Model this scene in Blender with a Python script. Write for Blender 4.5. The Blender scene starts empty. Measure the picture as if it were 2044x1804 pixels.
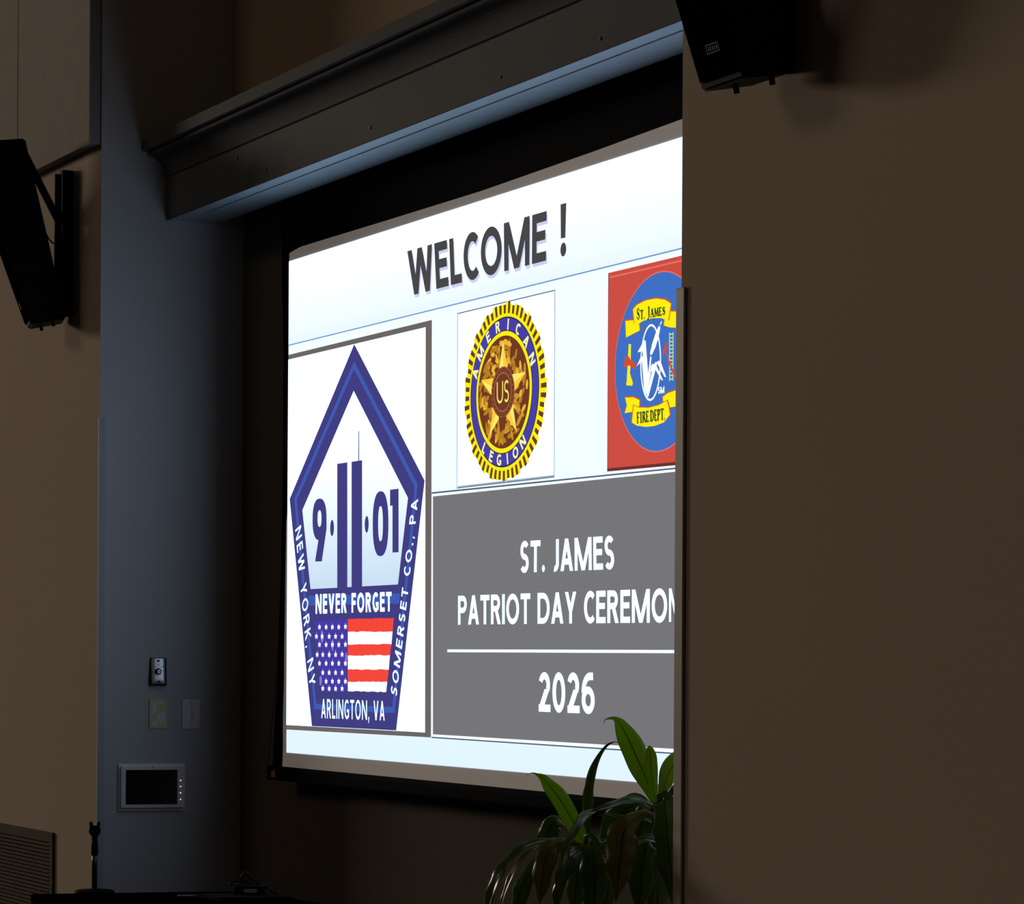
import bpy, bmesh, math, random
from mathutils import Vector, Matrix
random.seed(11)
S = bpy.context.scene
COL = S.collection

# ------------------------------------------------------------------ camera
FPX, W, H = 5600.0, 2044, 1804
PHI = math.radians(27.31312)            # angle between the lens axis and the long walls
ROLL = 0.0055
fwd = Vector((-math.cos(PHI), math.sin(PHI), 0))
r0 = Vector((math.sin(PHI), math.cos(PHI), 0)); up0 = Vector((0, 0, 1))
rgt = r0*math.cos(ROLL) + up0*math.sin(ROLL)
upv = up0*math.cos(ROLL) - r0*math.sin(ROLL)
cam_d = bpy.data.cameras.new('camera')
cam = bpy.data.objects.new('camera', cam_d); COL.objects.link(cam)
cam_d.sensor_width = 36.0; cam_d.sensor_fit = 'HORIZONTAL'
cam_d.lens = FPX*36.0/W
cam_d.shift_y = (1312.0-H/2)/W
cam_d.clip_start = 0.1; cam_d.clip_end = 200
cam.matrix_world = Matrix(((rgt.x, upv.x, -fwd.x, 10.1541), (rgt.y, upv.y, -fwd.y, -3.4825), (rgt.z, upv.z, -fwd.z, 1.53), (0, 0, 0, 1)))
S.camera = cam

# ------------------------------------------------------------------ view and light
S.view_settings.view_transform = 'Standard'
S.view_settings.look = 'None'
S.view_settings.gamma = 1.0
S.view_settings.use_curve_mapping = False
S.view_settings.exposure = 0.0
world = bpy.data.worlds.new('dim_hall'); S.world = world
world.use_nodes = True
world.node_tree.nodes['Background'].inputs[0].default_value = (1.0, 0.84, 0.70, 1)
world.node_tree.nodes['Background'].inputs[1].default_value = 0.012

def area(name, loc, target, sx, sy, energy, col):
    d = bpy.data.lights.new(name, 'AREA'); d.shape = 'RECTANGLE'; d.size = sx; d.size_y = sy
    d.energy = energy; d.color = col
    o = bpy.data.objects.new(name, d); COL.objects.link(o); o.location = loc
    o.rotation_euler = (Vector(target)-Vector(loc)).to_track_quat('-Z', 'Y').to_euler()
    return o
# daylight and lobby light coming through the doors far down the hall on the left
area('lobby_light', (-38.0, -15.0, 9.0), (2, 0, 2.4), 8.0, 4.5, 3300, (1.0, 0.85, 0.71))
# dimmed house lights over the seats
area('house_light', (-8.0, -21.0, 14.5), (2.5, 0, 2.0), 11.0, 5.0, 330, (1.0, 0.78, 0.58))

# ------------------------------------------------------------------ materials
def lin(c):
    return tuple((x/255/12.92 if x/255 <= .04045 else ((x/255+.055)/1.055)**2.4) for x in c)
MATS = {}
def new_mat(name):
    m = bpy.data.materials.new(name); m.use_nodes = True
    return m, m.node_tree.nodes, m.node_tree.links
def paint(name, col, rough=.7, spec=.3, var=.10, scale=6.0, bump=.08, bscale=220, metal=0.0):
    """painted or plastic surface: slight tone variation and a fine relief"""
    m, n, l = new_mat(name); b = n['Principled BSDF']
    tc = n.new('ShaderNodeTexCoord')
    no = n.new('ShaderNodeTexNoise'); no.inputs['Scale'].default_value = scale; no.inputs['Detail'].default_value = 4
    l.new(tc.outputs['Object'], no.inputs['Vector'])
    mx = n.new('ShaderNodeMix'); mx.data_type = 'RGBA'
    mx.inputs['A'].default_value = (*[c*(1-var) for c in col], 1); mx.inputs['B'].default_value = (*[min(1, c*(1+var)) for c in col], 1)
    l.new(no.outputs['Fac'], mx.inputs['Factor']); l.new(mx.outputs['Result'], b.inputs['Base Color'])
    b.inputs['Roughness'].default_value = rough; b.inputs['Specular IOR Level'].default_value = spec; b.inputs['Metallic'].default_value = metal
    if bump:
        n2 = n.new('ShaderNodeTexNoise'); n2.inputs['Scale'].default_value = bscale; n2.inputs['Detail'].default_value = 3
        l.new(tc.outputs['Object'], n2.inputs['Vector'])
        bp = n.new('ShaderNodeBump'); bp.inputs['Strength'].default_value = bump; bp.inputs['Distance'].default_value = .002
        l.new(n2.outputs['Fac'], bp.inputs['Height']); l.new(bp.outputs['Normal'], b.inputs['Normal'])
    MATS[name] = m; return m
def beamed(name, rgb, k=1.0):
    """a tone of the projected picture: the screen gives off this light"""
    if name in MATS: return MATS[name]
    m, n, l = new_mat(name); n.remove(n['Principled BSDF'])
    e = n.new('ShaderNodeEmission'); c = lin(rgb)
    no = n.new('ShaderNodeTexNoise'); no.inputs['Scale'].default_value = 160; tc = n.new('ShaderNodeTexCoord')
    l.new(tc.outputs['Object'], no.inputs['Vector'])
    mx = n.new('ShaderNodeMix'); mx.data_type = 'RGBA'
    mx.inputs['A'].default_value = (*[x*.95 for x in c], 1); mx.inputs['B'].default_value = (*[x*1.05 for x in c], 1)
    l.new(no.outputs['Fac'], mx.inputs['Factor']); l.new(mx.outputs['Result'], e.inputs['Color'])
    e.inputs['Strength'].default_value = k
    l.new(e.outputs[0], n['Material Output'].inputs['Surface'])
    MATS[name] = m; return m
def beamed_ramp(name, z0, z1, stops):
    """projected colour blend of the slide, running up the slide"""
    m, n, l = new_mat(name); n.remove(n['Principled BSDF'])
    e = n.new('ShaderNodeEmission'); tc = n.new('ShaderNodeTexCoord'); sp = n.new('ShaderNodeSeparateXYZ')
    mr = n.new('ShaderNodeMapRange'); mr.inputs['From Min'].default_value = z0; mr.inputs['From Max'].default_value = z1
    rp = n.new('ShaderNodeValToRGB'); cr = rp.color_ramp
    while len(cr.elements) > 1: cr.elements.remove(cr.elements[-1])
    for i, (p, c) in enumerate(stops):
        el = cr.elements[0] if i == 0 else cr.elements.new(p)
        el.position = p; el.color = (*c, 1)
    l.new(tc.outputs['Object'], sp.inputs[0]); l.new(sp.outputs['Z'], mr.inputs['Value']); l.new(mr.outputs[0], rp.inputs[0])
    l.new(rp.outputs[0], e.inputs['Color']); l.new(e.outputs[0], n['Material Output'].inputs['Surface'])
    MATS[name] = m; return m

M_wall = paint('beige_wall_paint', (.50, .40, .31), .9, .08, .05, 1.2, .25, 160)
M_alc = paint('grey_alcove_paint', (.56, .555, .54), .8, .25, .05, 1.5, .15, 160)
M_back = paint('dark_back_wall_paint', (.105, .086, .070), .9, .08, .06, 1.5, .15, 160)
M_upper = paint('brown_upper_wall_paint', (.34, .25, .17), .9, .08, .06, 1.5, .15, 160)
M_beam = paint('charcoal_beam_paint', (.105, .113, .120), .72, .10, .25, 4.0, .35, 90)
M_soffit = paint('screen_lit_soffit_paint', (.44, .55, .60), .5, .3, .10, 5.0, .2, 90)  # lighter, bluer than the beam; the screen's bounce is put into the colour
M_crown = paint('charcoal_crown_paint', (.085, .087, .087), .75, .08, .2, 5.0, .2, 90)
M_floor = paint('dark_carpet', (.06, .05, .045), .95, .1, .2, 20, .5, 400)
M_ceil = paint('ceiling_paint', (.25, .22, .19), .9, .1, .05, 1, .1, 100)
M_guard = paint('corner_guard_vinyl', (.42, .36, .30), .5, .4, .05, 3, .05, 200)
M_guardg = paint('grey_corner_guard_vinyl', (.43, .46, .48), .5, .4, .05, 3, .05, 200)
M_panel = paint('acoustic_panel_fabric', (.40, .36, .31), .95, .1, .10, 30, .6, 500)
M_panedge = paint('acoustic_panel_edge', (.30, .29, .27), .9, .15, .08, 20, .4, 400)
M_black = paint('black_cabinet_paint', (.002, .002, .0022), .6, .12, .2, 12, .15, 300)
M_blackm = paint('black_metal', (.002, .0022, .0024), .7, .05, .2, 12, .08, 200)
M_grille = paint('black_speaker_grille', (.0015, .0015, .0018), 1.0, .0, .2, 60, .5, 900)
M_badge = paint('speaker_badge_metal', (.13, .13, .11), .4, .5, .05, 30, 0)
M_fabric = paint('white_screen_fabric', (.86, .82, .78), .9, .1, .02, 3, .3, 300)
def add_glow(m, c):
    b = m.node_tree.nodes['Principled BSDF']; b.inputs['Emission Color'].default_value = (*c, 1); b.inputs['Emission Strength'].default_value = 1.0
add_glow(M_fabric, (.060, .052, .046))                       # faint glow put into the cloth to brighten the border round the picture
M_blackcloth = paint('black_screen_border', (.004, .004, .0045), .95, .05, .1, 10, .1, 300)
M_bar = paint('black_screen_bar', (.0035, .0038, .0055), .8, .02, .1, 10, .05, 200)
M_label = paint('orange_label', (.35, .17, .09), .7, .2, .25, 60, 0)
M_steel = paint('brushed_plate_steel', (.95, .96, 1.0), .36, .6, .03, 40, .03, 500, .75)
M_dark = paint('dark_plastic', (.005, .005, .005), .5, .12, .1, 20, 0)
M_ivory = paint('ivory_plate_plastic', (.74, .66, .37), .6, .4, .08, 60, .1, 300)
M_tape = paint('torn_sticker_paper', (.80, .80, .73), .8, .2, .08, 80, .2, 300)
M_greyplate = paint('grey_switch_plastic', (.88, .80, .76), .5, .4, .05, 40, .06, 300)
M_greybtn = paint('pale_switch_button', (.92, .84, .80), .5, .4, .05, 40, 0)
M_mark = paint('reddish_button_print', (.22, .13, .12), .7, .2, .1, 60, 0)
M_tab = paint('silver_panel_plastic', (.88, .86, .86), .45, .4, .03, 30, .02, 300)
M_glass = paint('dark_display_glass', (.002, .002, .002), .12, .3, 0, 5, 0)
M_vent = paint('vent_enamel', (.13, .108, .076), .9, .03, .08, 30, .05, 200)
M_ventin = paint('vent_dark_duct', (.01, .009, .008), .9, .1, .1, 10, 0)
M_desk = paint('black_desk_laminate', (.0015, .0015, .0015), 1.0, .0, .2, 8, .05, 200)
M_slab = paint('dark_slab_plastic', (.008, .0085, .010), .8, .03, .1, 8, .03, 200)
M_paper = paint('paper_label', (.42, .35, .29), .8, .2, .35, 300, 0)
M_edge = paint('pale_paper_edge', (.20, .22, .25), .7, .2, .1, 60, 0)
M_pot = paint('dark_plant_pot', (.05, .035, .025), .6, .4, .2, 10, .2, 80)
M_soil = paint('potting_soil', (.02, .014, .01), .95, .1, .4, 60, 1, 100)
M_cane = paint('plant_cane_bark', (.10, .08, .05), .85, .2, .3, 30, .6, 120)
def led(name, rgb, k):
    m, n, l = new_mat(name); b = n['Principled BSDF']
    b.inputs['Emission Color'].default_value = (*rgb, 1); b.inputs['Emission Strength'].default_value = k
    b.inputs['Base Color'].default_value = (.2, .1, .08, 1); return m
M_led = led('red_indicator', (1.0, .55, .42), 1.8)
def leaf_mat(name, col, tr, stripe):
    m, n, l = new_mat(name); b = n['Principled BSDF']; out = n['Material Output']
    uv = n.new('ShaderNodeUVMap'); sp = n.new('ShaderNodeSeparateXYZ'); l.new(uv.outputs[0], sp.inputs[0])
    no = n.new('ShaderNodeTexNoise'); no.noise_dimensions = '2D'; no.inputs['Scale'].default_value = 9; no.inputs['Detail'].default_value = 3
    mp = n.new('ShaderNodeMapping'); mp.inputs['Scale'].default_value = (.18, 5.0, 1); l.new(uv.outputs[0], mp.inputs[0]); l.new(mp.outputs[0], no.inputs['Vector'])
    rp = n.new('ShaderNodeValToRGB'); rp.color_ramp.elements[0].position = .42; rp.color_ramp.elements[1].position = .68
    rp.color_ramp.elements[0].color = (*col, 1); rp.color_ramp.elements[1].color = (*[col[i]*(1-stripe)+(.42, .40, .06)[i]*stripe for i in range(3)], 1)
    l.new(no.outputs['Fac'], rp.inputs[0])
    ab = n.new('ShaderNodeMath'); ab.operation = 'SUBTRACT'; ab.inputs[1].default_value = .5; l.new(sp.outputs['Y'], ab.inputs[0])
    a2 = n.new('ShaderNodeMath'); a2.operation = 'ABSOLUTE'; l.new(ab.outputs[0], a2.inputs[0])
    lt = n.new('ShaderNodeMath'); lt.operation = 'LESS_THAN'; lt.inputs[1].default_value = .03; l.new(a2.outputs[0], lt.inputs[0])
    mx = n.new('ShaderNodeMix'); mx.data_type = 'RGBA'; mx.inputs['B'].default_value = (*[c*.5 for c in col], 1)
    l.new(lt.outputs[0], mx.inputs['Factor']); l.new(rp.outputs[0], mx.inputs['A'])
    l.new(mx.outputs['Result'], b.inputs['Base Color'])
    b.inputs['Roughness'].default_value = .27; b.inputs['Specular IOR Level'].default_value = .5
    t = n.new('ShaderNodeBsdfTranslucent'); l.new(mx.outputs['Result'], t.inputs[0])
    ms = n.new('ShaderNodeMixShader'); ms.inputs[0].default_value = tr
    l.new(b.outputs[0], ms.inputs[1]); l.new(t.outputs[0], ms.inputs[2]); l.new(ms.outputs[0], out.inputs['Surface'])
    return m
M_leaf = [leaf_mat('backlit_green_leaf', (.34, .54, .02), .70, .25), leaf_mat('dark_green_leaf', (.09, .20, .016), .45, .25), leaf_mat('yellowing_leaf', (.17, .17, .02), .40, .6)]  # first green brightened for the leaves backlit by the screen

# ------------------------------------------------------------------ mesh helpers
def link(name, me, m=None, parent=None):
    o = bpy.data.objects.new(name, me); COL.objects.link(o)
    if m: me.materials.append(m)
    if parent: o.parent = parent
    return o
def to_obj(name, bm, m, parent=None, smooth=False):
    me = bpy.data.meshes.new(name)
    bmesh.ops.recalc_face_normals(bm, faces=bm.faces)
    bm.to_mesh(me); bm.free()
    if smooth:
        for p in me.polygons: p.use_smooth = True
    return link(name, me, m, parent)
def add_box(bm, lo, hi, bevel=0.0, M=None):
    r = bmesh.ops.create_cube(bm, size=1.0)
    vs = r['verts']
    for v in vs:
        v.co = Vector([(lo[i]+hi[i])/2+v.co[i]*(hi[i]-lo[i]) for i in range(3)])
    es = list({e for v in vs for e in v.link_edges})
    if bevel:
        rr = bmesh.ops.bevel(bm, geom=es, offset=bevel, segments=2, affect='EDGES', profile=.6)
        vs = list({v for f in rr['faces'] for v in f.verts} | {v for v in vs if v.is_valid})
    if M is not None:
        bmesh.ops.transform(bm, matrix=M, verts=vs)
    return vs
def box(name, lo, hi, m, parent=None, bevel=0.0, M=None):
    bm = bmesh.new(); add_box(bm, lo, hi, bevel, M); return to_obj(name, bm, m, parent)
def add_prism(bm, pts, vec):
    """closed polygon of 3-D points swept along vec"""
    vec = Vector(vec)
    a = [bm.verts.new(Vector(p)) for p in pts]; b = [bm.verts.new(Vector(p)+vec) for p in pts]
    bm.faces.new(a); bm.faces.new(b[::-1])
    for i in range(len(a)):
        j = (i+1) % len(a); bm.faces.new((a[i], b[i], b[j], a[j]))
    return a+b
def prism(name, pts, vec, m, parent=None, bevel=0.0):
    bm = bmesh.new(); add_prism(bm, pts, vec)
    if bevel: bmesh.ops.bevel(bm, geom=bm.edges[:], offset=bevel, segments=2, affect='EDGES')
    return to_obj(name, bm, m, parent)
def add_tube(bm, pts, rad, seg=8, cap=True):
    pts = [Vector(p) for p in pts]; rings = []
    n = len(pts); ref = None
    for i, p in enumerate(pts):
        t = (pts[min(i+1, n-1)]-pts[max(i-1, 0)]).normalized()
        if ref is None: ref = t.orthogonal().normalized()
        ref = (ref - t*ref.dot(t)).normalized(); bi = t.cross(ref)
        r = rad[i] if isinstance(rad, (list, tuple)) else rad
        rings.append([bm.verts.new(p+(ref*math.cos(2*math.pi*k/seg)+bi*math.sin(2*math.pi*k/seg))*r) for k in range(seg)])
    for a, b in zip(rings, rings[1:]):
        for k in range(seg):
            bm.faces.new((a[k], a[(k+1) % seg], b[(k+1) % seg], b[k]))
    if cap: bm.faces.new(rings[0][::-1]); bm.faces.new(rings[-1])
def tube(name, pts, rad, m, parent=None, seg=10):
    bm = bmesh.new(); add_tube(bm, pts, rad, seg); return to_obj(name, bm, m, parent, True)
def spline(pts, sub=6):
    """Catmull-Rom through tuples of any length"""
    P = [Vector(p) for p in pts]; out = []
    for i in range(len(P)-1):
        a, b, c, d = P[max(i-1, 0)], P[i], P[i+1], P[min(i+2, len(P)-1)]
        for k in range(sub):
            t = k/sub
            out.append(.5*((2*b)+(c-a)*t+(2*a-5*b+4*c-d)*t*t+(3*b-a-3*c+d)*t*t*t))
    out.append(P[-1]); return out
def thing(name, label, cat, loc=(0, 0, 0), group=None):
    o = bpy.data.objects.new(name, None); COL.objects.link(o); o.location = loc; o.empty_display_size = .05
    tag(o, label, cat, group); return o
def tag(o, label, cat, group=None):
    o['label'] = label; o['category'] = cat
    if group: o['group'] = group
def keep(o, parent):
    """parent without moving"""
    o.parent = parent; o.matrix_parent_inverse = Matrix.Translation(-Vector(parent.location)); return o
def adopt(t):
    for o in [c for c in bpy.data.objects if c.parent == t]:
        o.matrix_parent_inverse = Matrix.Translation(-Vector(t.location))
def struct(o, label=None):
    o['kind'] = 'structure'
    if label: o['label'] = label
    return o

# ------------------------------------------------------------------ the room
SA = math.radians(11.0)                                   # splay of the alcove cheeks
sd = Vector((math.sin(SA), math.cos(SA), 0)); sn = Vector((math.cos(SA), -math.sin(SA), 0))
OPEN, ZC = 4.296, 6.6                                     # width of the opening, ceiling height
YB, YU = .536, .491                                       # back wall below and above the beam
struct(box('floor', (-9, -9, -.1), (9, .7, 0), M_floor), 'dark carpeted hall floor below the stage wall')
struct(box('ceiling', (-9, -2.6, ZC), (9, .9, ZC+.1), M_ceil), 'plain ceiling above the stage wall')
struct(prism('wall_left', [(-9, 0, 0), (0, 0, 0), (sd.x*.08, sd.y*.08, 0), (-9, .08, 0)], (0, 0, ZC), M_wall), 'beige wall to the left of the screen alcove')
struct(box('wall_right', (OPEN, 0, 0), (9, .16, ZC), M_wall), 'broad beige wall to the right of the screen alcove')
e = sd*.72
c0 = sn*.002
struct(prism('wall_alcove_left', [tuple(c0), tuple(c0+sd*.7), tuple(c0+sd*.7-sn*.06), tuple(c0+sd*.09-sn*.06), tuple(c0+sd*.085-sn*.0035), tuple(c0-sn*.0015+sd*.0005)], (0, 0, ZC), M_alc), 'blue grey lit cheek wall on the left of the alcove')
struct(prism('wall_alcove_right', [(OPEN+.03, .162, 0), (OPEN+.16, .162, 0), (OPEN+.03, .74, 0), (OPEN-.09, .74, 0)], (0, 0, ZC), M_alc), 'cheek wall hidden behind the right wall')
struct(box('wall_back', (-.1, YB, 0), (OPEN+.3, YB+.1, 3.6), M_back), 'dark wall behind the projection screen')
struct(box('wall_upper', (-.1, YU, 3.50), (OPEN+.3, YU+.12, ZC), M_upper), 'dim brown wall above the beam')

# header beam across the alcove with its crown moulding
ZB, YF = 3.187, .2423
X0, X1 = .02, OPEN+.12
def xz(pts): return [(X0, y, z) for y, z in pts]
beam = struct(prism('trim_1', xz([(YF, ZB), (YF, 3.44), (.40, 3.44), (.447, 3.40), (.447, ZB)]), (X1-X0, 0, 0), M_beam, None, .0015), 'charcoal painted beam across the top of the screen alcove')
cove = [(.236, 3.352)]
for i in range(9):
    a = i/8*math.pi/2
    cove.append((.236-.056*(1-math.cos(a))**.9, 3.352+.076*math.sin(a)**1.1))
prof = [(.245, 3.345), (.236, 3.352)] + cove[1:] + [(.174, 3.4285), (.171, 3.433), (.171, 3.4454), (.1507, 3.4454), (.1507, 3.488), (.48, 3.488), (.48, 3.445), (.245, 3.44)]
cr = prism('crown_moulding', xz(prof), (X1-X0, 0, 0), M_crown, beam)
bm = bmesh.new(); add_box(bm, (X0+.3, .302, ZB-.0042), (X1, .3060, ZB+.001))
to_obj('soffit_joint', bm, M_guardg, beam)
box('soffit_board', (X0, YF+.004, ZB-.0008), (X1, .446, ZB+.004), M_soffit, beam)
# nail marks and chips on the beam face
for x, z in ((1.05, 3.225), (1.93, 3.23), (2.85, 3.225), (3.45, 3.222), (.78, 3.31)):
    bm = bmesh.new(); bmesh.ops.create_cone(bm, cap_ends=True, segments=7, radius1=.007, radius2=.004, depth=.004, matrix=Matrix.Translation((x, YF-.001, z)) @ Matrix.Rotation(math.pi/2, 4, 'X'))
    to_obj('nail_mark', bm, M_dark, beam)

# vinyl corner guards up to door height
g = prism('trim_2', [tuple(-sn*.004-sd*.0042), tuple(sn*.0052-sd*.0042), tuple(sn*.0052+sd*.0215), tuple(sn*.0018+sd*.0215), tuple(sn*.0022-sd*.0008), tuple(-sn*.004-sd*.0008)], (0, 0, 2.43), M_guardg)
struct(g, 'grey corner guard on the left edge of the alcove')
bm = bmesh.new()
add_box(bm, (OPEN-.014, -.008, .1), (OPEN+.026, .0, 2.428), .003)
add_box(bm, (OPEN-.014, -.002, .1), (OPEN-.0005, .05, 2.428), .003)
struct(to_obj('trim_3', bm, M_guard), 'beige corner guard on the edge of the right wall')

# ------------------------------------------------------------------ projection screen
YS = .45
scr = thing('projection_screen', 'large pull-down projection screen glowing with a WELCOME slide in the dark alcove', 'screen', (2.4, YS, 1.10))
def flat(name, pts, m, layer, parent):
    """flat shape on the screen plane; pts are (x, z)"""
    bm = bmesh.new(); y = YS-.0012-layer*.0005
    bm.faces.new([bm.verts.new((x, y, z)) for x, z in pts])
    bmesh.ops.triangulate(bm, faces=bm.faces[:])
    return to_obj(name, bm, m, parent)
def flats(name, polys, m, layer, parent):
    bm = bmesh.new(); y = YS-.0012-layer*.0005
    for pts in polys: bm.faces.new([bm.verts.new((x, y, z)) for x, z in pts])
    bmesh.ops.triangulate(bm, faces=bm.faces[:])
    return to_obj(name, bm, m, parent)

IL, IR, IB, IT = .768, 4.005, 1.182, 2.957                # lit picture on the fabric
FL, FR, FB, FT = .727, 4.03, 1.128, 2.993                 # white fabric
# white fabric with a gently scalloped edge
n = 40; pts = []
for i in range(n+1):
    z = FB+(FT-FB)*i/n
    pts.append((.7665 if z > 2.05 else FL+.0245*((z-FB)/(2.05-FB))**.8+.003*math.sin(i*1.15)*(1-(z-FB)/(2.05-FB)), z))
top = [(0.7669,2.9875), (0.8708,2.9969), (1.0511,2.9960), (1.5914,2.9916), (2.3137,2.9876), (3.0224,2.9966), (3.5409,3.0069)]
pts = pts[:-1]+top+[(FR, top[-1][1]), (FR, FB)]
bm = bmesh.new(); add_prism(bm, [(x, YS, z) for x, z in pts], (0, .0008, 0))
to_obj('fabric', bm, M_fabric, scr)
# black border and drop above the picture, flaring out to the batten
bp = [(0.6304,1.1292), (0.6541,1.3094), (0.6863,1.5472), (0.7095,1.9114), (0.7208,2.2748), (0.7190,2.5660), (0.7012,2.8227), (0.6892,3.0064), (0.6823,3.1533)] + [(.676, 3.30), (OPEN-.04, 3.30), (OPEN-.06, FB)]
prism('black_border', [(x, YS+.0012, z) for x, z in bp], (0, .001, 0), M_blackcloth, scr)
tube('tension_cable', [(x, YS, z) for x, z in [(0.5895,1.1295), (0.6054,1.1981), (0.6281,1.2905), (0.6554,1.3826), (0.6861,1.5655), (0.7100,1.8750), (0.7232,2.2747), (0.7190,2.5660)]], .0013, M_blackm, scr, 6)
bar = prism('bottom_bar', [(.655, y, z) for y, z in ((YS-.018, 1.080), (YS-.021, 1.088), (YS-.021, 1.116), (YS-.012, 1.130), (YS+.012, 1.130), (YS+.021, 1.116), (YS+.021, 1.088), (YS+.018, 1.080))], (OPEN-.60-.03, 0, 0), M_bar, scr)
box('end_cap', (.632, YS-.022, 1.078), (.664, YS+.022, 1.131), M_bar, bar, .003)
box('orange_label', (.676, YS-.0225, 1.090), (.712, YS-.0205, 1.1145), M_label, bar)

# ---- the slide
WHITE = (1.10, 1.60, 2.08)
PALE = (.86, 1.00, 1.16)
m_title = beamed_ramp('slide_title_blend', 2.55, 2.957, [(0, (.80, .94, 1.30)), (.10, (.77, .91, 1.28)), (.35, (.88, .98, 1.45)), (.65, (.98, 1.15, 1.7)), (1, WHITE)])
m_bg = beamed_ramp('slide_lower_blend', 1.182, 2.65, [(0, (.76, .92, 1.30)), (.10, (.80, .95, 1.35)), (.55, (.90, 1.02, 1.5)), (1, (.92, 1.08, 1.6))])
def emit_mat(name, c):
    m, n, l = new_mat(name); n.remove(n['Principled BSDF']); e = n.new('ShaderNodeEmission')
    e.inputs[0].default_value = (*c, 1); l.new(e.outputs[0], n['Material Output'].inputs['Surface']); MATS[name] = m; return m
m_white = emit_mat('slide_white', WHITE)
m_offw = emit_mat('slide_soft_white', (1.0, 1.08, 1.20))
m_grey = beamed('slide_grey', (118, 118, 121))
m_frame = beamed('slide_frame_grey', (108, 101, 98))
m_title_ink = beamed('slide_title_ink', (72, 70, 70))
m_title_sh = beamed('slide_title_shadow', (205, 208, 245))
m_line = beamed('slide_blue_line', (120, 160, 200))
m_navy = beamed('slide_navy', (66, 62, 130))
m_blue = beamed('slide_mid_blue', (62, 92, 178))
m_dk = beamed('slide_dark_line', (85, 98, 108))
m_red = beamed('slide_red', (205, 78, 66))
m_redhi = beamed('slide_red_edge', (232, 112, 96))
m_reddk = beamed('slide_red_dark', (110, 48, 42))
m_bl = beamed('slide_circle_blue', (64, 112, 196))
m_yel = beamed('slide_yellow', (252, 240, 20))
m_rim = beamed('slide_orange_rim', (220, 75, 40))
m_ink = beamed('slide_banner_ink', (42, 62, 40))
m_flagr = beamed('slide_flag_red', (245, 72, 58))
m_worn = beamed('slide_worn_blue', (135, 128, 205))
m_flagb = beamed('slide_flag_blue', (70, 58, 165))
m_gold = beamed('slide_gold', (238, 186, 56))
m_pale = beamed('slide_pale_yellow', (255, 250, 175))
m_wreath = beamed('slide_wreath_gold', (205, 150, 46))
m_goldd = beamed('slide_dark_gold', (186, 126, 38))
m_goldl = beamed('slide_light_gold', (255, 236, 110))
m_starsh = beamed('slide_star_shade', (250, 208, 66))
m_brown = beamed('slide_brown', (112, 58, 36))
m_brownl = beamed('slide_light_brown', (160, 96, 66))
m_ringb = beamed('slide_ring_blue', (72, 64, 170))
m_ringdk = beamed('slide_ring_line', (42, 48, 80))
m_ray = beamed('slide_ray_brown', (104, 62, 34))
m_winb = beamed_ramp('slide_window_blend', 1.74, 2.35, [(0, (.56, .72, .88)), (.35, (.76, .90, 1.04)), (.7, (1.0, 1.1, 1.25)), (1, WHITE)])

pic = flat('slide_picture', [(IL, IB), (IR, IB), (IR, IT), (IL, IT)], m_bg, 0, scr)
def lerp(a, b, t): return (a[0]+(b[0]-a[0])*t, a[1]+(b[1]-a[1])*t)
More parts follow.
